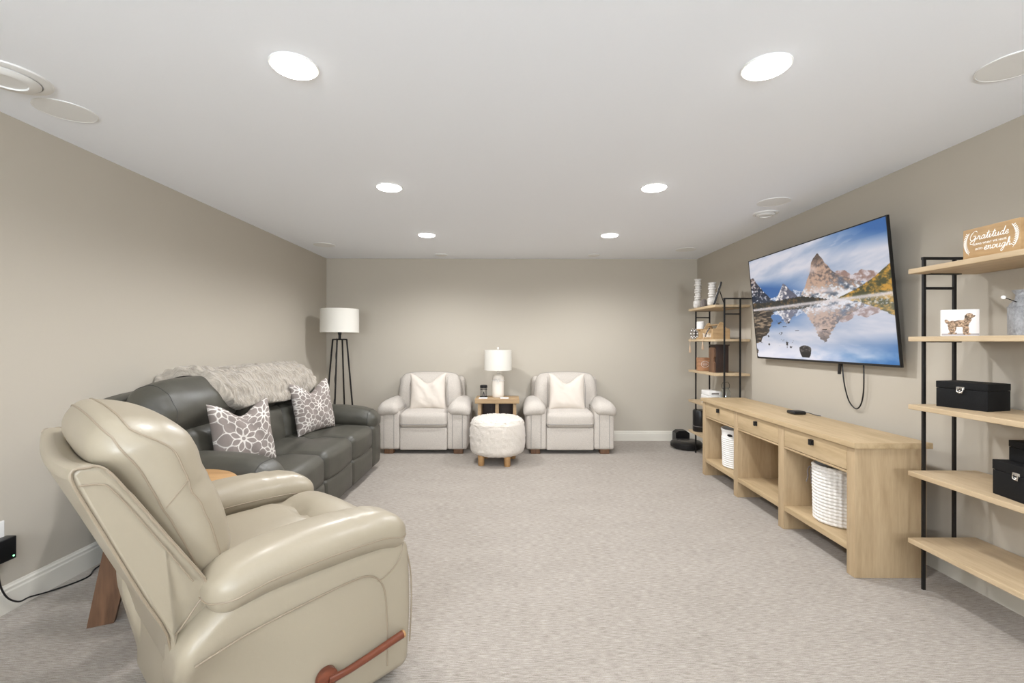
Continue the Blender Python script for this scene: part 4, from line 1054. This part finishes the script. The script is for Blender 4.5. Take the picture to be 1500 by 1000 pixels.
def trunk(loc, rz, lx, ly, h, label, lidh):
    """front face looks along -y of the local frame; clasp on it"""
    t = thing('storage_box', loc, label, 'box', 'black speckled boxes', rz)
    part('body', box(-lx/2, lx/2, -ly/2, ly/2, 0, h-lidh, 0.002), M['speckle'], t)
    part('lid', box(-lx/2-0.001, lx/2+0.001, -ly/2-0.001, ly/2+0.001, h-lidh+0.0015, h, 0.002), M['speckle'], t)
    mb = MB(); y = -ly/2-0.0035
    mb.add(box(-0.017, 0.017, y-0.001, y+0.003, h-lidh-0.001, h-lidh+0.013, 0.001))
    mb.add(tube(spline([(-0.011, y-0.003, h-lidh+0.006), (-0.012, y-0.004, h-lidh-0.010), (0, y-0.004, h-lidh-0.016), (0.012, y-0.004, h-lidh-0.010), (0.011, y-0.003, h-lidh+0.006)], 4), 0.0026))
    mb.add(box(-0.008, 0.008, y-0.001, y+0.003, h-lidh-0.020, h-lidh-0.006, 0.001))
    part('clasp', mb, M['chrome'], t, label='shiny metal clasp')
    return t
# middle shelf box: long front face towards the room
trunk((2.315, 2.312, 0.9985), R(-90+14), 0.215, 0.155, 0.131, 'black speckled storage box with a clasp, alone on the middle near shelf', 0.035)
trunk((2.265, 1.972, 0.6435), R(-90-8), 0.235, 0.17, 0.155, 'larger black speckled box on the fourth near shelf, under a smaller one', 0.045)
trunk((2.300, 1.975, 0.799), R(-90-6), 0.19, 0.13, 0.092, 'smaller black speckled box stacked on the larger one, at the right edge', 0.030)

# ---- far unit contents
def ridged(loc, h, label, rb=0.046, rc=0.036, n=9):
    t = thing('candlestick', loc, label, 'candlestick', 'whitewashed candlesticks')
    part('base', Soft((0.085, 0.075, 0.10), 0.030, (-0.008, -0.004, 0.051), k=4, m=3).mesh(), M['whitewash'], t)
    prof = [(0.0, 0.10)]; z = 0.10; step = (h-0.10)/n
    for i in range(n):
        r = rc*(1.0+0.12*math.sin(i*2.3))
        prof += [(rc*0.78, z+0.002), (r, z+step*0.2), (r*1.02, z+step*0.5), (r, z+step*0.8), (rc*0.78, z+step-0.002)]; z += step
    prof += [(rc*1.12, h-0.006), (rc*1.12, h), (0.0, h)]
    part('ridged_column', lathe(prof, 36, cap=False), M['whitewash'], t)
    part('round_face', lathe([(0.0, 0.006), (0.034, 0.004), (0.040, 0.0), (0.036, -0.004)], 28, (0, 0, 0), lambda x, y, z: (x-0.012, -0.043-z, y+0.055), cap=False), M['whitewash'], t)
    return t
ridged((2.205, 5.43, 1.7195), 0.345, 'taller whitewashed ridged candlestick on the top far shelf')
ridged((2.212, 5.06, 1.7195), 0.258, 'shorter whitewashed ridged candlestick on the top far shelf', n=6, rc=0.040)
t = thing('knit_ornament', (2.20, 5.25, 1.7195), 'small dark grey ribbed ornament between the two white candlesticks', 'ornament')
part('body', lathe([(0.0, 0), (0.028, 0.002), (0.034, 0.03), (0.032, 0.065), (0.02, 0.092), (0.0, 0.098)], 40, fn=lambda x, y, z: (x*(1+0.07*math.sin(10*math.atan2(y, x))), y*(1+0.07*math.sin(10*math.atan2(y, x))), z), cap=False), M['greypot'], t)
t = thing('picture_frame', (2.20, 4.90, 1.7195), 'black picture frame on an easel leg, seen edge-on on the top far shelf', 'picture frame', rz=R(-24))
# local y runs along the sight line, the frame leans towards +x
ln = Matrix.Rotation(R(17), 4, 'Y')
mb = MB(); mb.add(Soft((0.016, 0.18, 0.245), 0.002, (0, 0, 0), M=ln, k=2, m=1).mesh(), Matrix.Translation((0.0, 0, 0.120))); part('frame', mb, M['black'], t)
mb = MB(); mb.add(Soft((0.003, 0.15, 0.21), 0.001, (0, 0, 0), M=ln, k=1, m=1).mesh(), Matrix.Translation((-0.0085, 0, 0.122))); part('print', mb, M['white'], t)
part('easel_leg', tube([(0.022, 0, 0.145), (0.065, 0.0, 0.004)], 0.005, 6), M['black'], t)

# second far shelf
t = thing('pillar_candle', (2.225, 5.40, 1.3595), 'white pillar candle on a wooden stand on the second far shelf', 'candle')
part('stand', lathe([(0.0, 0), (0.05, 0), (0.05, 0.012), (0.022, 0.03), (0.022, 0.09), (0.045, 0.112), (0.045, 0.12), (0.0, 0.12)], 28, cap=False), M['kraft'], t)
part('candle', lathe([(0.0, 0.12), (0.043, 0.12), (0.043, 0.205), (0.038, 0.208), (0.0, 0.202)], 28, cap=False), M['white'], t)
t = thing('bead_garland', (2.135, 5.44, 1.3595), 'string of dark and white beads with a tassel hanging off the second far shelf', 'garland')
rs = random.Random(4)
for loop, (cx, cy, ax_, az_) in enumerate(((0.012, -0.005, 0.020, 0.050), (0.040, -0.02, 0.020, 0.046))):
    for k in range(16):
        a = k/16*2*math.pi; x = cx+ax_*math.cos(a); z = 0.066+az_*math.sin(a); y = cy+0.006*math.sin(a*2)
        part('bead', lathe([(0.0, -0.009), (0.0065, -0.0062), (0.009, 0), (0.0065, 0.0062), (0.0, 0.009)], 10, (x, y, z), cap=False), M['greypot'] if k % 2 else M['white'], t)
def tassel(x, y, z0, z1, t, top=None):
    mb = MB()
    for k in range(14):
        a = k*2.4; r = 0.009*(k/14)**0.5
        mb.add(tube(spline([(x, y, z0), (x+r*math.cos(a)*0.7, y+r*math.sin(a), (z0*2+z1)/3), (x+r*1.4*math.cos(a), y+r*1.6*math.sin(a), z1+0.008*math.sin(k))], 4), 0.0022, 4))
    part('tassel', mb, M['cloth_tan'], t)
part('string', tube(spline([(-0.003, 0.0, 0.02), (-0.012, 0.0, 0.006), (-0.017, 0.0, -0.035), (-0.018, 0, -0.07)], 5), 0.0028), M['cloth_tan'], t)
tassel(-0.018, 0.0, -0.068, -0.155, t)
t = thing('wooden_tote', (2.28, 5.15, 1.3595), 'light wooden tote box with arched ends and white lettering on the second far shelf', 'tote')
for s in (-1, 1):
    y = s*0.16
    prof = spline([(-0.09, 0, 0.0), (-0.09, 0, 0.105), (-0.055, 0, 0.118), (-0.035, 0, 0.15), (-0.018, 0, 0.178), (0, 0, 0.186), (0.018, 0, 0.178), (0.035, 0, 0.15), (0.055, 0, 0.118), (0.09, 0, 0.105), (0.09, 0, 0.0)], 3)
    part('end_panel', prism([(p[0], p[2]) for p in prof], y-0.007, y+0.007), M['kraft'], t, smooth=False)
for s in (-1, 1): part('side_panel', box(s*0.083-0.005, s*0.083+0.005, -0.153, 0.153, 0.0, 0.108, 0.001), M['kraft'], t)
part('bottom', box(-0.08, 0.08, -0.153, 0.153, 0.0, 0.01, 0.001), M['kraft'], t)
part('handle_bar', tube([(0, -0.153, 0.158), (0, 0.153, 0.158)], 0.009, 10), M['kraft'], t)
v, f = letters_mesh('Thankful', 0.062)
part('lettering', ([(-0.0885-c, -a, 0.040+b) for a, b, c in v], [tuple(reversed(q)) for q in f]), M['paint'], t, smooth=False)
t = thing('bead_garland', (2.175, 5.06, 1.3595), 'dark bead string with a tan tassel draped over the wooden tote', 'garland')
for k in range(13):
    f_ = k/12; x = 0.012-0.02*f_-0.006*math.sin(f_*3); z = 0.118-0.085*f_; y = -0.015+0.05*f_
    part('bead', lathe([(0.0, -0.008), (0.0058, -0.0056), (0.008, 0), (0.0058, 0.0056), (0.0, 0.008)], 10, (x-0.012, y, z), cap=False), M['greypot'] if k % 4 else M['black'], t)
part('string', tube(spline([(-0.026, 0.035, 0.033), (-0.045, 0.035, 0.012), (-0.054, 0.03, -0.02), (-0.055, 0.03, -0.035)], 5), 0.0028), M['cloth_tan'], t)
tassel(-0.055, 0.03, -0.033, -0.115, t)

# third far shelf
t = thing('small_crate', (2.225, 5.30, 0.9985), 'small reddish wooden box with a round grey emblem on the third far shelf', 'box', rz=R(-8))
part('body', box(-0.075, 0.075, -0.04, 0.04, 0, 0.150, 0.003), wood('red_wood', (186, 138, 100), (134, 92, 64), (2, 10, 24)), t)
mb = MB(); mb.add(tube([(0.042*math.cos(k/28*2*math.pi), -0.041, 0.075+0.034*math.sin(k/28*2*math.pi)) for k in range(28)], 0.0022, closed=True))
for z, w in ((0.088, 0.022), (0.075, 0.030), (0.062, 0.022)): mb.add(tube([(-w+2*w*k/10, -0.041, z+0.003*math.sin(k*2.2)) for k in range(11)], 0.0018))
part('emblem', mb, M['whitewash'], t)
t = thing('dark_lantern_box', (2.262, 5.02, 0.9985), 'tall dark brown wooden box with a lighter cut-out side on the third far shelf', 'box')
part('body', box(-0.058, 0.080, -0.07, 0.07, 0, 0.295, 0.003), M['darkwood'], t)
sp = [(-0.070, 0.0), (0.070, 0.0), (0.070, 0.10), (0.045, 0.12), (0.045, 0.15), (0.070, 0.17), (0.070, 0.25), (0.05, 0.27), (-0.05, 0.27), (-0.070, 0.25), (-0.070, 0.17), (-0.045, 0.15), (-0.045, 0.12), (-0.070, 0.10)]
part('side_board', prism([(a, b) for a, b in sp], -0.074, -0.060, axis='x'), M['walnut'], t, smooth=False, label='lighter brown cut-out side board')
part('lid', box(-0.066, 0.088, -0.078, 0.078, 0.289, 0.302, 0.002), M['darkwood'], t)
# fourth far shelf
for k in range(3):
    o = part('book', box(-0.07, 0.07, -0.10, 0.10, 0, 0.047, 0.004), M['white'])
    tag(o, ['white book at the bottom of the stack on the fourth far shelf', 'white book in the middle of the stack on the fourth far shelf', 'white book on top of the stack on the fourth far shelf, behind the console'][k], 'book', 'white books on the fourth far shelf')
    o.location = (2.235, 5.13, 0.6435+k*0.0485); o.rotation_euler = (0, 0, R((-2, 3, 0)[k]))
    mb = MB(); mb.add(box(-0.040, 0.040, -0.1006, -0.099, 0.014, 0.031, 0.0005)); part('spine_title', mb, M['greypot'], o)
t = thing('glass_jar', (2.30, 4.93, 0.6435), 'clear glass jar with a black wire bail on the fourth far shelf', 'jar')
part('glass', lathe([(0.0, 0), (0.045, 0), (0.048, 0.01), (0.048, 0.15), (0.034, 0.18), (0.034, 0.20), (0.031, 0.20), (0.031, 0.178), (0.045, 0.148), (0.045, 0.006), (0.0, 0.004)], 36, cap=False), M['glass'], t)
part('wire_bail', tube(spline([(-0.036, 0, 0.185), (-0.042, 0, 0.225), (-0.02, 0, 0.258), (0, 0, 0.248), (0.02, 0, 0.258), (0.042, 0, 0.225), (0.036, 0, 0.185)], 5), 0.002), M['black'], t)
part('neck_wire', tube([(0.0355*math.cos(k/24*2*math.pi), 0.0355*math.sin(k/24*2*math.pi), 0.187) for k in range(24)], 0.002, closed=True), M['black'], t)
# lowest far shelf
t = thing('canister_speaker', (2.225, 5.40, 0.2845), 'black cylindrical canister on the lowest far shelf, beside the console', 'canister')
part('body', lathe([(0.0, 0), (0.080, 0), (0.086, 0.008), (0.086, 0.235), (0.080, 0.248), (0.0, 0.252)], 40, cap=False), M['blackp'], t)
part('band', tube([(0.0865*math.cos(k/40*2*math.pi), 0.0865*math.sin(k/40*2*math.pi), 0.062) for k in range(40)], 0.003, closed=True), M['greypot'], t)
# robot vacuum and dock
t = thing('robot_vacuum', (2.20, 5.765, 0), 'round black robot vacuum on the carpet in the far right corner', 'robot vacuum')
part('body', lathe([(0.0, 0.012), (0.165, 0.012), (0.182, 0.022), (0.185, 0.05), (0.183, 0.078), (0.170, 0.090), (0.0, 0.093)], 56, cap=False), M['blackp'], t)
part('bumper', lathe([(0.184, 0.024), (0.190, 0.028), (0.190, 0.068), (0.184, 0.072)], 56, cap=False), M['black'], t)
part('top_plate', lathe([(0.0, 0.0965), (0.10, 0.0965), (0.112, 0.094), (0.112, 0.091)], 48, cap=False), mat('smoky_grey', (58, 56, 54), 0.25), t, label='dark grey round lid')
for s in (-1, 1): part('wheel', box(s*0.12-0.012, s*0.12+0.012, -0.03, 0.03, 0, 0.03, 0.006), M['blackp'], t)
t = thing('charging_dock', (2.25, 6.05, 0), 'black charging dock behind the robot vacuum against the back wall', 'dock')
part('body', prism([(-0.09, 0.0), (0.09, 0.0), (0.09, 0.135), (0.05, 0.165), (-0.05, 0.165), (-0.09, 0.135)], -0.03, 0.10), M['blackp'], t, smooth=False)

# ---------------------------------------------------------------- outlet, adapter and cord on the left wall
def lw(px, py, X):
    Y = 675*X/(px-748); return (X, Y, 1.33-(py-500)*Y/675)
t = thing('wall_outlet', (LEFT, 2.195, 0.41), 'white wall outlet plate at the left edge above the black adapter', 'outlet')
part('plate', box(0, 0.006, -0.04, 0.055, -0.055, 0.045, 0.003), M['outlet'], t)
t = thing('power_adapter', (LEFT, 2.215, 0.33), 'black power adapter with a small green light plugged in at the left edge', 'adapter')
part('case', box(0.006, 0.055, -0.06, 0.045, -0.062, 0.048, 0.005), M['blackp'], t)
part('indicator', lathe([(0.0, 0.002), (0.004, 0.001), (0.004, -0.001)], 10, fn=lambda x, y, z: (0.0555+z, y+0.030, x-0.045), cap=False), M['led'], t, smooth=False)
xs = LEFT+0.022
pts = spline([(LEFT+0.03, 2.20, 0.27), (LEFT+0.028, 2.205, 0.19), (LEFT+0.026, 2.22, 0.13), (LEFT+0.03, 2.245, 0.075), (LEFT+0.035, 2.29, 0.035), (LEFT+0.035, 2.34, 0.03), (LEFT+0.045, 2.42, 0.012), (LEFT+0.09, 2.53, 0.006), (LEFT+0.10, 2.60, 0.006), (LEFT+0.06, 2.68, 0.006), (LEFT+0.05, 2.80, 0.006), (LEFT+0.035, 2.93, 0.006)], 8)
part('cord', tube(pts, 0.004, 8), M['blackp'], t, world=True)
